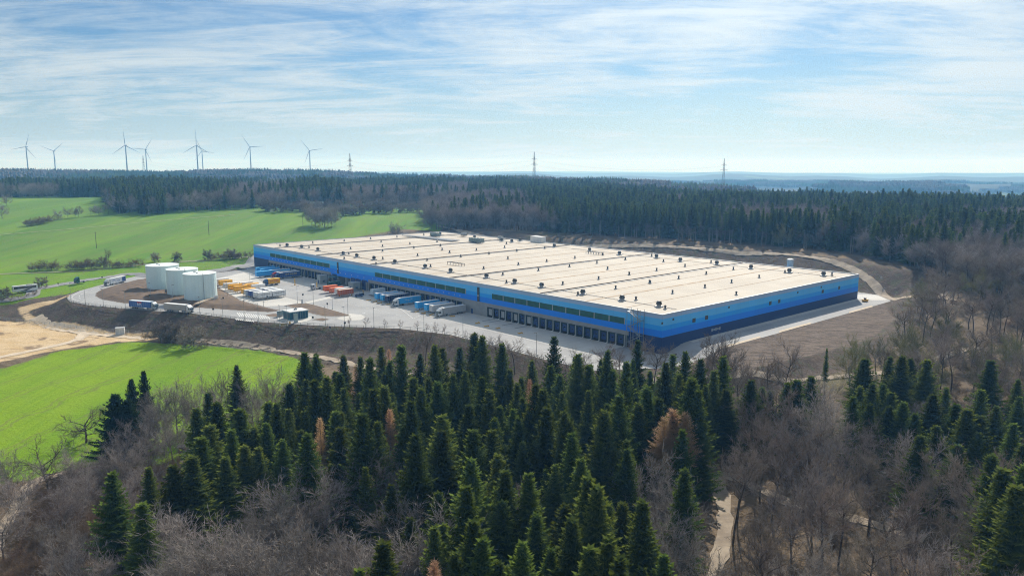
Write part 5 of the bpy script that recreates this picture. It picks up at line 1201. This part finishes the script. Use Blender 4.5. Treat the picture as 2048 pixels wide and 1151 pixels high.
def seen(t): return -40 < t[9] < 2090 and t[10] < 1175
TREES = [t for t in TREES if seen(t)]
for kd in EXTRA:          # the 300 that show largest stay single trees, the rest join the mass
    L_ = sorted([t for t in TREES if t[0] == kd], key=lambda t: -t[5] * t[1].H / t[3])
    EXTRA[kd] = L_[296:]
    drop = set(id(t) for t in EXTRA[kd]); TREES = [t for t in TREES if id(t) not in drop]
bykey = {}
for t in TREES: bykey.setdefault((t[0], t[8]), []).append(t)
for (kind, stand), L_ in bykey.items():
    nm, noun, cat = NOUN[kind]; L_.sort(key=lambda t: t[3]); per = 12 if len(L_) > 16 else len(L_)
    rows = [L_[i:i + per] for i in range(0, len(L_), per)]
    for ri, row in enumerate(rows):
        row.sort(key=lambda t: t[9])
        for ci, t in enumerate(row):
            _, p, x, y, z, s, sw, rot, _, px, py = t
            lb = f'{noun}, {ordn(ci)} from left in ' + (f'{ordn(ri)} row of ' if len(rows) > 1 else '') + WHERE[stand] if len(L_) > 1 else f'{noun} standing alone at {WHERE[stand]}'
            e = thing(nm, lb, cat, (x, y, z - .1), rot, stand); e.scale = (sw, sw, s)
            obj('trunk', p.trunk, e); obj('crown', p.crown, e)
            if kind == 'sapling': MB().box(.25, .33, -.04, .04, 0, 2).build('stake', M_bark, e)

# ------------------------------------------------------------------ woods as mass
def scatter(name, pts, zz, rot, scl, wide, protos, label=None):
    me = bpy.data.meshes.new(name); n = len(pts); me.vertices.add(n); me.vertices.foreach_set('co', np.column_stack([pts, zz]).astype(np.float32).ravel())
    for a, v in (('rot', rot), ('scl', scl), ('wid', wide)): A = me.attributes.new(a, 'FLOAT', 'POINT'); A.data.foreach_set('value', np.asarray(v, np.float32))
    A = me.attributes.new('idx', 'INT', 'POINT'); A.data.foreach_set('value', rs.randint(0, len(protos), n).astype(np.int32))
    o = obj(name, me); o['kind'] = 'stuff'; ng = bpy.data.node_groups.new(name, 'GeometryNodeTree')
    ng.interface.new_socket('Geometry', in_out='INPUT', socket_type='NodeSocketGeometry'); ng.interface.new_socket('Geometry', in_out='OUTPUT', socket_type='NodeSocketGeometry')
    g = NT(ng); gi_ = g.n('NodeGroupInput'); go = g.n('NodeGroupOutput'); ip = g.n('GeometryNodeInstanceOnPoints'); jn = g.n('GeometryNodeJoinGeometry')
    for p in protos:
        if not hasattr(p, 'ob'): p.ob = bpy.data.objects.new('tree_form', p.joined)
        oi = g.n('GeometryNodeObjectInfo', transform_space='ORIGINAL'); oi.inputs['Object'].default_value = p.ob; oi.inputs['As Instance'].default_value = True
        ng.links.new(oi.outputs['Geometry'], jn.inputs[0])
    def na(a, t='FLOAT'): x = g.n('GeometryNodeInputNamedAttribute', data_type=t); x.inputs[0].default_value = a; return x.outputs[0]
    ng.links.new(gi_.outputs[0], ip.inputs['Points']); ng.links.new(jn.outputs[0], ip.inputs['Instance']); ip.inputs['Pick Instance'].default_value = True
    ng.links.new(na('idx', 'INT'), ip.inputs['Instance Index'])
    cr = g.n('ShaderNodeCombineXYZ'); ng.links.new(na('rot'), cr.inputs[2]); e2 = g.n('FunctionNodeEulerToRotation'); ng.links.new(cr.outputs[0], e2.inputs[0]); ng.links.new(e2.outputs[0], ip.inputs['Rotation'])
    cs = g.n('ShaderNodeCombineXYZ'); w_ = na('wid'); ng.links.new(w_, cs.inputs[0]); ng.links.new(w_, cs.inputs[1]); ng.links.new(na('scl'), cs.inputs[2]); ng.links.new(cs.outputs[0], ip.inputs['Scale'])
    ng.links.new(ip.outputs[0], go.inputs[0]); md = o.modifiers.new('scatter', 'NODES'); md.node_group = ng
    if label: o['label'] = label
    return o
def jitter_pts(poly, sp, clearp=None):
    poly = np.array(poly); lo, hi = poly.min(0), poly.max(0); a = np.arange(lo[0], hi[0], sp); b = np.arange(lo[1], hi[1], sp); X, Y_ = np.meshgrid(a, b)
    X = X.ravel() + rs.uniform(-.48, .48, X.size) * sp; Y_ = Y_.ravel() + rs.uniform(-.48, .48, Y_.size) * sp; k = sdist(poly, X, Y_) < 0; return np.stack([X[k], Y_[k]], 1)
def vnoise(x, y, f, seed):
    r = np.random.RandomState(seed); o = 0
    for k in range(6): a, b, c_ = r.normal(0, f, 2).tolist() + [r.rand() * 6.28]; o = o + np.sin(a * x + b * y + c_)
    return o / 2.4
def in_view(p, m=60): px = 1024 + FPX * p[:, 0] / np.maximum(p[:, 1], 30); return (px > -m) & (px < 2048 + m)
F1 = [(-1500,1030),(-520,1035),(-500,960),(-402,797),(-370,806),(-337,843),(-290,898),(-106,965),(-60,1000),(0,1200),(0,1550),(-1500,1550)]
F2 = [(-75,712),(-30,704),(8,672),(76,628),(170,562),(214,508),(222,455),(221,410),(214,350),(330,330),(700,380),(900,900),(700,1180),(300,1250),(0,1500),(-60,1000),(-98,870)]
spN, baN = [], []
for poly, sp, thr in ((F1, 7.6, .42), (F2, 6.6, .22)):
    q = jitter_pts(poly, sp); q = q[in_view(q)]
    nz_ = vnoise(q[:, 0], q[:, 1], .022, 3) + .55 * rs.normal(0, 1, len(q)) + (.6 * sm((q[:, 1] - 1150) / 150) if poly is F1 else .9 * sm((q[:, 1] - 640) / 120) - 2.4 * sm((q[:, 0] - 190) / 30) * (1 - sm((q[:, 1] - 385) / 60)) - 1.6 * (1 - sm((q[:, 0] + 5) / 50)) * (1 - sm((q[:, 1] - 900) / 120)))
    spN.append(q[nz_ > thr]); baN.append(q[nz_ <= thr])
sp_ = np.vstack(spN); ba_ = np.vstack(baN)
def mass(name, pts, protos, h0, h1, wide, label, extra=()):
    H = rs.uniform(h0, h1, len(pts)) * (1 + .10 * vnoise(pts[:, 0], pts[:, 1], .03, 9)); s = H / protos[0].H
    if len(extra): pts = np.vstack([pts, [(t[2], t[3]) for t in extra]]); s = np.concatenate([s, [t[5] for t in extra]])
    scatter(name, pts, height(pts[:, 0], pts[:, 1]) - .2, rs.uniform(0, 6.28, len(pts)), s, s * wide * rs.uniform(.9, 1.2, len(pts)), protos, label)
mass('spruce_forest', sp_, SPR + SPT[:2], 18, 26, 1.1, 'dark spruce forest spreading behind the hall', EXTRA['spruce'])
mass('bare_woodland', ba_, DOM + FOR_, 15, 21, 1.15, 'leafless grey-brown woodland behind the hall and fields', EXTRA['bare tree'])
# low brush under the open trees
ub = np.vstack([jitter_pts(rwood, 11), jitter_pts(lbr, 3.0), jitter_pts(rmid, 7), jitter_pts(rs2, 5.0), jitter_pts([(-150,195),(-122,212),(-70,205),(-25,150),(-15,90),(-60,80),(-110,110)], 4.0)])
tr_pts = spline([tuple(P(x, y, -9.5)[:2]) for x, y in ((1405, 1190), (1440, 1100), (1450, 1030), (1438, 950), (1470, 958), (1530, 985), (1600, 1012), (1707, 1036), (1850, 1075))], 2.0)
tl_pts = spline([tuple(P(x, y, -13.5)[:2]) for x, y in ((-15, 1120), (0, 1064), (29, 1027), (46, 992), (72, 964), (144, 946), (230, 935))], 2.0)
tp = np.vstack([tr_pts, tl_pts]); dmin = np.sqrt(((ub[:, None, :] - tp[None]) ** 2).sum(2)).min(1)
ub = ub[(dmin > 4.0) & (sdist(G1, ub[:, 0], ub[:, 1]) > 2)]
hb = rs.uniform(.25, .75, len(ub))
scatter('undergrowth', ub, height(ub[:, 0], ub[:, 1]) - .1, rs.uniform(0, 6.28, len(ub)), hb, hb * rs.uniform(1, 1.5, len(ub)), BRU, 'brown leafless undergrowth beneath the trees')
# brush on the embankments
eb = jitter_pts([(-235,340),(-235,400),(-90,345),(-20,312),(30,262),(60,262),(60,245),(-30,285),(-100,318)], 5.5); eb = eb[(sdist(YARD, eb[:, 0], eb[:, 1]) > 5) & (sdist(DIRT, eb[:, 0], eb[:, 1]) > 2) & (sdist(RAMP, eb[:, 0], eb[:, 1]) > 1) & (sdist(G1, eb[:, 0], eb[:, 1]) > 2)]; eb = eb[rs.rand(len(eb)) < .35]
hb = rs.uniform(.06, .20, len(eb)); scatter('slope_brush', eb, height(eb[:, 0], eb[:, 1]), rs.uniform(0, 6.28, len(eb)), hb, hb * 1.6, BRU, 'sparse dry brush on the embankment')
# far ridges: patches of simple trees
def patch(seed, kind):
    r = np.random.RandomState(seed); V = []; F = []; S = 90
    for k in range(120):
        x, y = r.uniform(-S / 2, S / 2, 2); H = r.uniform(14, 23); i0 = len(V); con = r.rand() < kind; rad = 2.6 if con else 4.2
        n = 6
        if con:
            V += [(x + rad * math.cos(a), y + rad * math.sin(a), H * .12) for a in np.linspace(0, 6.28, n + 1)[:-1]] + [(x, y, H)]; F += [(i0 + j, i0 + (j + 1) % n, i0 + n) for j in range(n)]
        else:
            for hh, rr in ((.25, .7), (.6, 1.0), (.85, .7)): V += [(x + rad * rr * r.uniform(.7, 1.2) * math.cos(a), y + rad * rr * r.uniform(.7, 1.2) * math.sin(a), H * .85 * hh) for a in np.linspace(0, 6.28, n + 1)[:-1]]
            V.append((x, y, H * .85))
            for q in range(2):
                for j in range(n): a0, a1, b0, b1 = i0 + q * n + j, i0 + q * n + (j + 1) % n, i0 + (q + 1) * n + j, i0 + (q + 1) * n + (j + 1) % n; F += [(a0, a1, b1), (a0, b1, b0)]
            F += [(i0 + 2 * n + j, i0 + 2 * n + (j + 1) % n, i0 + 3 * n) for j in range(n)]
    p = Proto(); p.H = 1; p.joined = arr_mesh('far wood patch', V, F, [MATS['spruce needles'] if kind > .5 else M_far], tip=np.full(len(V), .2)); return p
M_far = pm('far bare wood', (.10, .080, .068), (.06, .055, .05), .1, .95, rnd=.2)
FARP = [patch(1, .85), patch(2, .15), patch(3, .1), patch(4, .95)]
qf = []
for d0, d1 in ((1480, 3100), (3100, 3700), (4000, 5200)):
    sp = 72 if d0 < 3000 else 95; th = np.arange(-.70, .70, sp / ((d0 + d1) / 2)); dd = np.arange(d0, d1, sp)
    T_, D2 = np.meshgrid(th, dd); X = (T_ * D2).ravel(); Y_ = D2.ravel(); qf.append(np.stack([X + rs.uniform(-20, 20, X.size), Y_ + rs.uniform(-20, 20, X.size)], 1))
qf = np.vstack(qf); pxf = 1024 + FPX * qf[:, 0] / qf[:, 1]; dF = np.hypot(qf[:, 0], qf[:, 1]); hF = height(qf[:, 0], qf[:, 1])
keep = (pxf > -80) & (pxf < 2130) & ((dF < 2000) | (hF > -2 - (dF > 3000) * 45)) & (vnoise(qf[:, 0], qf[:, 1], .004, 21) > np.where(dF > 3900, -.25, -.9))
for cx0, cy0, rx, ry in ((-870, 1800, 150, 60), (-520, 1900, 120, 40)): keep &= np.hypot((qf[:, 0] - cx0) / rx, (qf[:, 1] - cy0) / ry) > 1.2
qf = qf[keep]
scatter('distant_forest', qf, height(qf[:, 0], qf[:, 1]) - 2, rs.randint(0, 4, len(qf)) * 1.571, rs.uniform(.9, 1.15, len(qf)), np.ones(len(qf)), FARP, 'blue hazy wooded ridges on the horizon')

# ------------------------------------------------------------------ wind turbines
M_turb = pm('turbine backlit grey', (.26, .27, .29), None, .05, .5)  # white paint darkened to grey, backlight put into the colour
def turbine(label, hx, hy, d, ang):
    x = (hx - 1024) / FPX * d; zh = HC - (hy - 331.5) / FPX * d; z0 = hz(x, d); r = thing('wind_turbine', label, 'wind turbine', (x, d, z0 - 1), 0, 'wind turbines on the ridge')
    h = zh - z0 + 1; MB().cyl((0, 0, 0), 3.4, h - 2, 14, r1=1.7).build('tower', M_turb, r)
    MB().prism([(-2, -2), (-2, 1.6), (9, 2.2), (10, -1.2), (6, -2)], -2, 2).build('nacelle', M_turb, r, (0, 0, h), -math.pi / 2 + math.pi)
    hub = MB().cyl((0, -4.5, 0), 1.2, 3, 12, 'y', r1=2.2).build('hub', M_turb, r, (0, 0, h))
    for k in range(3):
        a = R(ang + 120 * k); m = MB(); n = 8; prof = []
        for i in range(n + 1):
            t = i / n; L_ = 2 + 58 * t; w = 2.9 * (1 - .82 * t) if t > .12 else 1.4 + 9 * t; th = .55 * (1 - .85 * t) + .06; prof.append((L_, w, th))
        for L_, w, th in prof:
            for dx, dy in ((-w * .35, 0), (0, -th), (w * .65, 0), (0, th)):
                m.v.append((math.sin(a) * L_ + math.cos(a) * dx, -3.2 + dy, math.cos(a) * L_ - math.sin(a) * dx))
        for i in range(n):
            for j in range(4): m.f.append((4 * i + j, 4 * i + (j + 1) % 4, 4 * i + 4 + (j + 1) % 4, 4 * i + 4 + j)); m.m.append(0)
        m.f.append((4 * n, 4 * n + 1, 4 * n + 2, 4 * n + 3)); m.m.append(0)
        m.build('blade', M_turb, r, (0, 0, h))
for i, (hx, hy, d, ang) in enumerate(((67, 295, 3250, 20), (121, 303, 3500, 52), (263, 292, 3000, -3), (302, 300, 3550, 35), (403, 292, 3050, 1), (413, 303, 3800, -22), (508, 295, 3300, -33), (625, 302, 3500, -38))):
    turbine('white wind turbine on the wooded ridge, %s from the left' % ordn(i), hx, hy, d, ang)
# ------------------------------------------------------------------ power line
M_pyl = pm('pylon steel', (.32, .33, .34), None, .05, .6)
PYL = []
def pylon(label, px, py_top, d, Hh=None, s=1.0):
    x = (px - 1024) / FPX * d; zt = HC - (py_top - 331.5) / FPX * d; z0 = hz(x, d); Hh = zt - z0; r = thing('power_pylon', label, 'pylon', (x, d, z0), .9, 'lattice pylons of the power line')
    lv = [(0, 4.2), (.22, 3.1), (.42, 2.2), (.6, 1.5), (.75, 1.1), (.88, .8), (1, .1)]; m = MB(); rr = .2
    for (t0, w0), (t1, w1) in zip(lv[:-1], lv[1:]):
        for sx, sy in ((1, 1), (1, -1), (-1, -1), (-1, 1)):
            m.bar((sx * w0, sy * w0, t0 * Hh), (sx * w1, sy * w1, t1 * Hh), rr)
        for (ax, ay), (bx, by) in (((1, 1), (1, -1)), ((1, -1), (-1, -1)), ((-1, -1), (-1, 1)), ((-1, 1), (1, 1))):
            m.bar((ax * w0, ay * w0, t0 * Hh), (bx * w1, by * w1, t1 * Hh), .11); m.bar((bx * w0, by * w0, t0 * Hh), (ax * w1, ay * w1, t1 * Hh), .11)
    m.build('mast', M_pyl, r)
    for t, w in ((.66, 9), (.80, 7)):
        m = MB().bar((0, -w, t * Hh), (0, w, t * Hh), .32).bar((0, -w, t * Hh), (0, 0, t * Hh + 2.4), .2).bar((0, w, t * Hh), (0, 0, t * Hh + 2.4), .2); m.build('cross_arm', M_pyl, r)
    ca, sa = math.cos(.9), math.sin(.9)
    PYL.append([(x - sa * w * s_, d + ca * w * s_, z0 + t * Hh - 1.5) for t, w in ((.66, 8.6), (.80, 6.6)) for s_ in (-1, 1)] + [(x, d, z0 + Hh)])
pylon('lattice pylon right of the last wind turbine', 704, 307, 1480); pylon('lattice pylon standing in the middle of the horizon', 1068, 304, 1560); pylon('lattice pylon at right on the horizon', 1443, 317, 1700)
pylon('pale distant lattice pylon between the wind turbines', 296, 311, 2350)
def wires(a, b, sag, nm, lb):
    m = MB()
    for p, q in zip(a, b):
        p = np.array(p); q = np.array(q); n = 14; L_ = [p + (q - p) * t - np.array([0, 0, 4 * sag * t * (1 - t)]) for t in np.linspace(0, 1, n + 1)]
        for u_, v_ in zip(L_[:-1], L_[1:]): m.bar(u_, v_, .045, n=3)
    tag(m.build('power_line', M_pyl), lb, 'power line', 'spans of the power line')
wires(PYL[0], PYL[1], 14, '', 'wires strung from the left pylon to the middle pylon'); wires(PYL[1], PYL[2], 14, '', 'wires strung from the middle pylon to the right pylon'); wires(PYL[3], PYL[0], 22, '', 'wires strung from the pale pylon to the left pylon')

# ------------------------------------------------------------------ lamp posts, fence and small things
lp = MB().cyl((0, 0, 0), .11, 9, 7, r1=.06); lp_me = lp.mesh('pole', [M_galv]); lh_me = MB().box(-.15, 1.0, -.16, .16, 8.9, 9.05).mesh('lamp_head', [M_dgrey]); lb_me = MB().cyl((0, 0, 0), .3, .35, 8).mesh('base', [M_kerb])
posts = [(142,599),(171,609),(207,612),(251,616.5),(302,599),(346,603),(400,630),(446,635),(489,640),(517,645),(595,606),(627,609),(665,618),(696,630),(651,652.5),(689,653.5),(748,655),(848,660.5),(608,573),(500,566),(926,674),(1073,712),(560,650),(455,596),(488,603),(527,613),(575,651)]
for i, (px, py) in enumerate(sorted(posts)):
    p = Y(px, py); r = thing('lamp_post', 'tall grey lamp post in the yard, %s from the left' % ordn(i), 'lamp post', (p[0], p[1], ZY), rs.uniform(0, 6.28), 'lamp posts of the yard'); obj('pole', lp_me, r); obj('lamp_head', lh_me, r); obj('base', lb_me, r)
for i, y_ in enumerate(np.linspace(205, 12, 9)):
    q = glob(WID + 18, y_); r = thing('lamp_post', 'grey lamp post behind the hall roof, %s from the left' % ordn(i), 'lamp post', (q[0], q[1], 0), 1.2, 'lamp posts behind the hall'); obj('pole', lp_me, r); obj('lamp_head', lh_me, r); obj('base', lb_me, r)
def fence(label, pts, Hf, sp, mat, z=None, rails=(.95, .55)):
    c = spline(pts, sp)[:, :2]; zz = height(c[:, 0], c[:, 1]) if z is None else np.full(len(c), z); r = thing('guard_fence' if z is not None else 'site_fence', label, 'fence', (0, 0, 0))
    pme = MB().box(-.05, .05, -.05, .05, -.2, Hf).mesh('post', [mat])
    for q, h in zip(c, zz): obj('post', pme, r, (q[0], q[1], h))
    for t in rails:
        m = MB()
        for k in range(len(c) - 1): m.bar((*c[k], zz[k] + Hf * t), (*c[k + 1], zz[k + 1] + Hf * t), .06)
        m.build('rail', mat, r)
FE = [tuple(Y(x, y)[:2]) for x, y in ((1087,719),(995,694),(900,670),(850,662.5),(800,658),(700,655),(640,652),(560,647.5),(480,640),(390,628),(266,619.5),(177,611),(143,605),(133,597.5),(139,589.5))]
fence('dark guard fence along the outer edge of the yard road', FE, 1.3, 3.2, M_dgrey, ZY)
fence('thin wire fence at the foot of the embankment', [tuple(G(x, y)[:2]) for x, y in ((-10, 638), (50, 645), (130, 654), (200, 662), (300, 673), (380, 688), (470, 699), (560, 708))], 1.6, 4, M_galv, None, (.97, .6, .3))
p = G(241, 668); r = thing('transformer_cabinet', 'white transformer cabinet standing on the sandy ground', 'cabinet', (p[0], p[1], p[2]), .35)
MB().box(-1.9, 1.9, -1.5, 1.5, 0, 3.1).build('body', M_white, r); MB().box(-2.05, 2.05, -1.65, 1.65, 3.1, 3.3).build('roof', M_lgrey, r)
for x_ in (-.95, .95): MB().box(x_ - .85, x_ + .85, -1.54, -1.5, .2, 2.8).build('door', pm('cabinet door', (.60, .62, .62), None, 1, .5), r)
ly_ = min(np.arange(0, 200, .5), key=lambda v: abs(scr(*glob(WID + 9, v), 8)[0] - 1579)); q = glob(WID + 9, ly_)
zt_ = min(np.arange(4, 25, .2), key=lambda v: abs(scr(q[0], q[1], v)[1] - 517)); r = thing('silo', 'pale cylindrical tank standing behind the hall', 'tank', (q[0], q[1], 0), 0)
MB().cyl((0, 0, 0), 1.75, zt_ - .4, 20).build('shell', M_lgrey, r); MB().cyl((0, 0, zt_ - .4), 1.85, .4, 20, r1=1.0).build('roof', M_white, r); MB().bar((1.9, -.2, 0), (1.9, -.2, zt_), .05).bar((1.9, .2, 0), (1.9, .2, zt_), .05).build('ladder', M_galv, r)
for px, py, H_, lb in ((193, 496, 13, 'leaning wooden pole in the left half of the pasture'), (418, 470, 13, 'wooden pole in the pasture left of the hall'), (606, 453, 11, 'wooden pole beside the tree clump in the pasture')):
    p = G(px, py); r = thing('wooden_pole', lb, 'pole', tuple(p), 0, 'wooden poles in the pasture'); MB().cyl((0, 0, -.3), .22, H_, 7, r1=.14).build('mast', M_bark, r); MB().box(-.8, .8, -.06, .06, H_ - 1.2, H_ - 1.05).build('cross_arm', M_bark, r)
# farmstead among the orchard trees
for px, py, L_, W_, H_, wc, lb in ((606, 417, 14, 9, 5, (.42, .38, .34), 'farmhouse with dark roof half hidden among orchard trees'), (632, 416, 16, 8, 4, (.5, .55, .55), 'low shed with pale roof beside the farmhouse')):
    p = G(px, py); r = thing('farm_building', lb, 'house', tuple(p), .15)
    MB().box(-L_ / 2, L_ / 2, -W_ / 2, W_ / 2, -.5, H_).build('wall', vp(wc, .8), r)
    MB().prism([(-W_ / 2 - .5, H_ - .1), (0, H_ + W_ * .42), (W_ / 2 + .5, H_ - .1)], -L_ / 2 - .5, L_ / 2 + .5).build('roof', pm('old roof', (.09, .07, .065), None, 1, .8) if L_ == 14 else pm('pale shed roof', (.42, .55, .55), None, 1, .5), r, rz=math.pi / 2)
    for k in (-3.5, 0, 3.5): o = MB().box(k - .6, k + .6, -W_ / 2 - .06, -W_ / 2, 1.2, 2.6).build('window', M_wind, r); MB().box(k - .7, k + .7, -W_ / 2 - .12, -W_ / 2, 1.05, 1.2).build('sill', M_lgrey, o)
p = G(545, 424); r = thing('parked_van', 'small white van parked by the orchard trees', 'van', (p[0], p[1], p[2] + .1), .3)
MB().prism([(2.5, .4), (2.5, 1.1), (1.8, 1.9), (-2.5, 2.0), (-2.5, .4)], -.95, .95).build('body', vp(WHT), r); MB().prism([(2.45, 1.15), (1.82, 1.8), (1.0, 1.8), (1.0, 1.15)], -.97, .97).build('windows', M_wind, r)
for x_ in (1.6, -1.6):
    for s in (-1, 1): obj('wheel', cw, r, (x_, s * .85, .32))
# signs and traffic lights in the yard
sg_me = MB().bar((0, 0, 0), (0, 0, 2.6), .05, n=6).mesh('post', [M_galv]); sp_me = MB().box(-.45, .45, -.08, -.04, 2.1, 3.0).mesh('plate', [M_dgrey])
for i, (px, py) in enumerate(((447,605),(535,602),(508,606),(606,598),(655,617),(626,645),(660,657),(690,655),(300,600),(427,628),(205,563),(117,574))):
    p = Y(px, py); r = thing('road_sign', 'small dark road sign on a post, %s from the left' % ordn(sorted([447,535,508,606,655,626,660,690,300,427,205,117]).index(px)), 'sign', (p[0], p[1], hz(p[0], p[1])), rs.uniform(-.5, .5), 'small signs in and round the yard'); obj('post', sg_me, r); obj('plate', sp_me, r)
p = Y(603, 613); r = thing('flag_sign', 'white upright banner sign on the soil island', 'sign', (p[0], p[1], ZY + .16), .2); MB().bar((0, 0, 0), (0, 0, 3.6), .05).build('post', M_galv, r); MB().box(.05, .9, -.03, .03, 1.4, 3.5).build('banner', M_white, r)
p = P(1760, 583, 0); r = thing('road_sign', 'small white sign beside the turning pad at the far gable', 'sign', (p[0], p[1], hz(p[0], p[1])), 0, 'small signs in and round the yard'); obj('post', sg_me, r); MB().box(-.5, .5, -.08, -.04, 2.1, 3.1).build('plate', M_white, r)
p = G(368, 912); r = thing('hunting_stand', 'small dark wooden hide at the meadow edge below tall bare trees', 'hide', (p[0], p[1], p[2]), .2)
MB().box(-1.3, 1.3, -.9, .9, 1.4, 3.0).build('box', M_bark, r); MB().box(-1.7, 1.7, -1.2, 1.2, 3.0, 3.15).build('roof', M_dgrey, r)
for a in (-1.1, 1.1):
    for b in (-.7, .7): MB().box(a - .08, a + .08, b - .08, b + .08, -.3, 1.4).build('leg', M_bark, r)

# ------------------------------------------------------------------ air
hz_m = bpy.data.materials.new('haze'); hz_m.use_nodes = True; n = NT(hz_m.node_tree); hz_m.node_tree.nodes.remove(hz_m.node_tree.nodes['Principled BSDF'])
pv = n.n('ShaderNodeVolumePrincipled'); pv.inputs['Color'].default_value = (.21, .53, 1.0, 1); pv.inputs['Absorption Color'].default_value = (1, 1, 1, 1); pv.inputs['Density'].default_value = 1.6e-4; pv.inputs['Anisotropy'].default_value = .2
hz_m.node_tree.links.new(pv.outputs[0], hz_m.node_tree.nodes['Material Output'].inputs['Volume'])
hb_ = MB().box(-21000, 21000, -1200, 24000, float(GZ.min()) - 1.5, 232).build('haze', hz_m); hb_['kind'] = 'stuff'
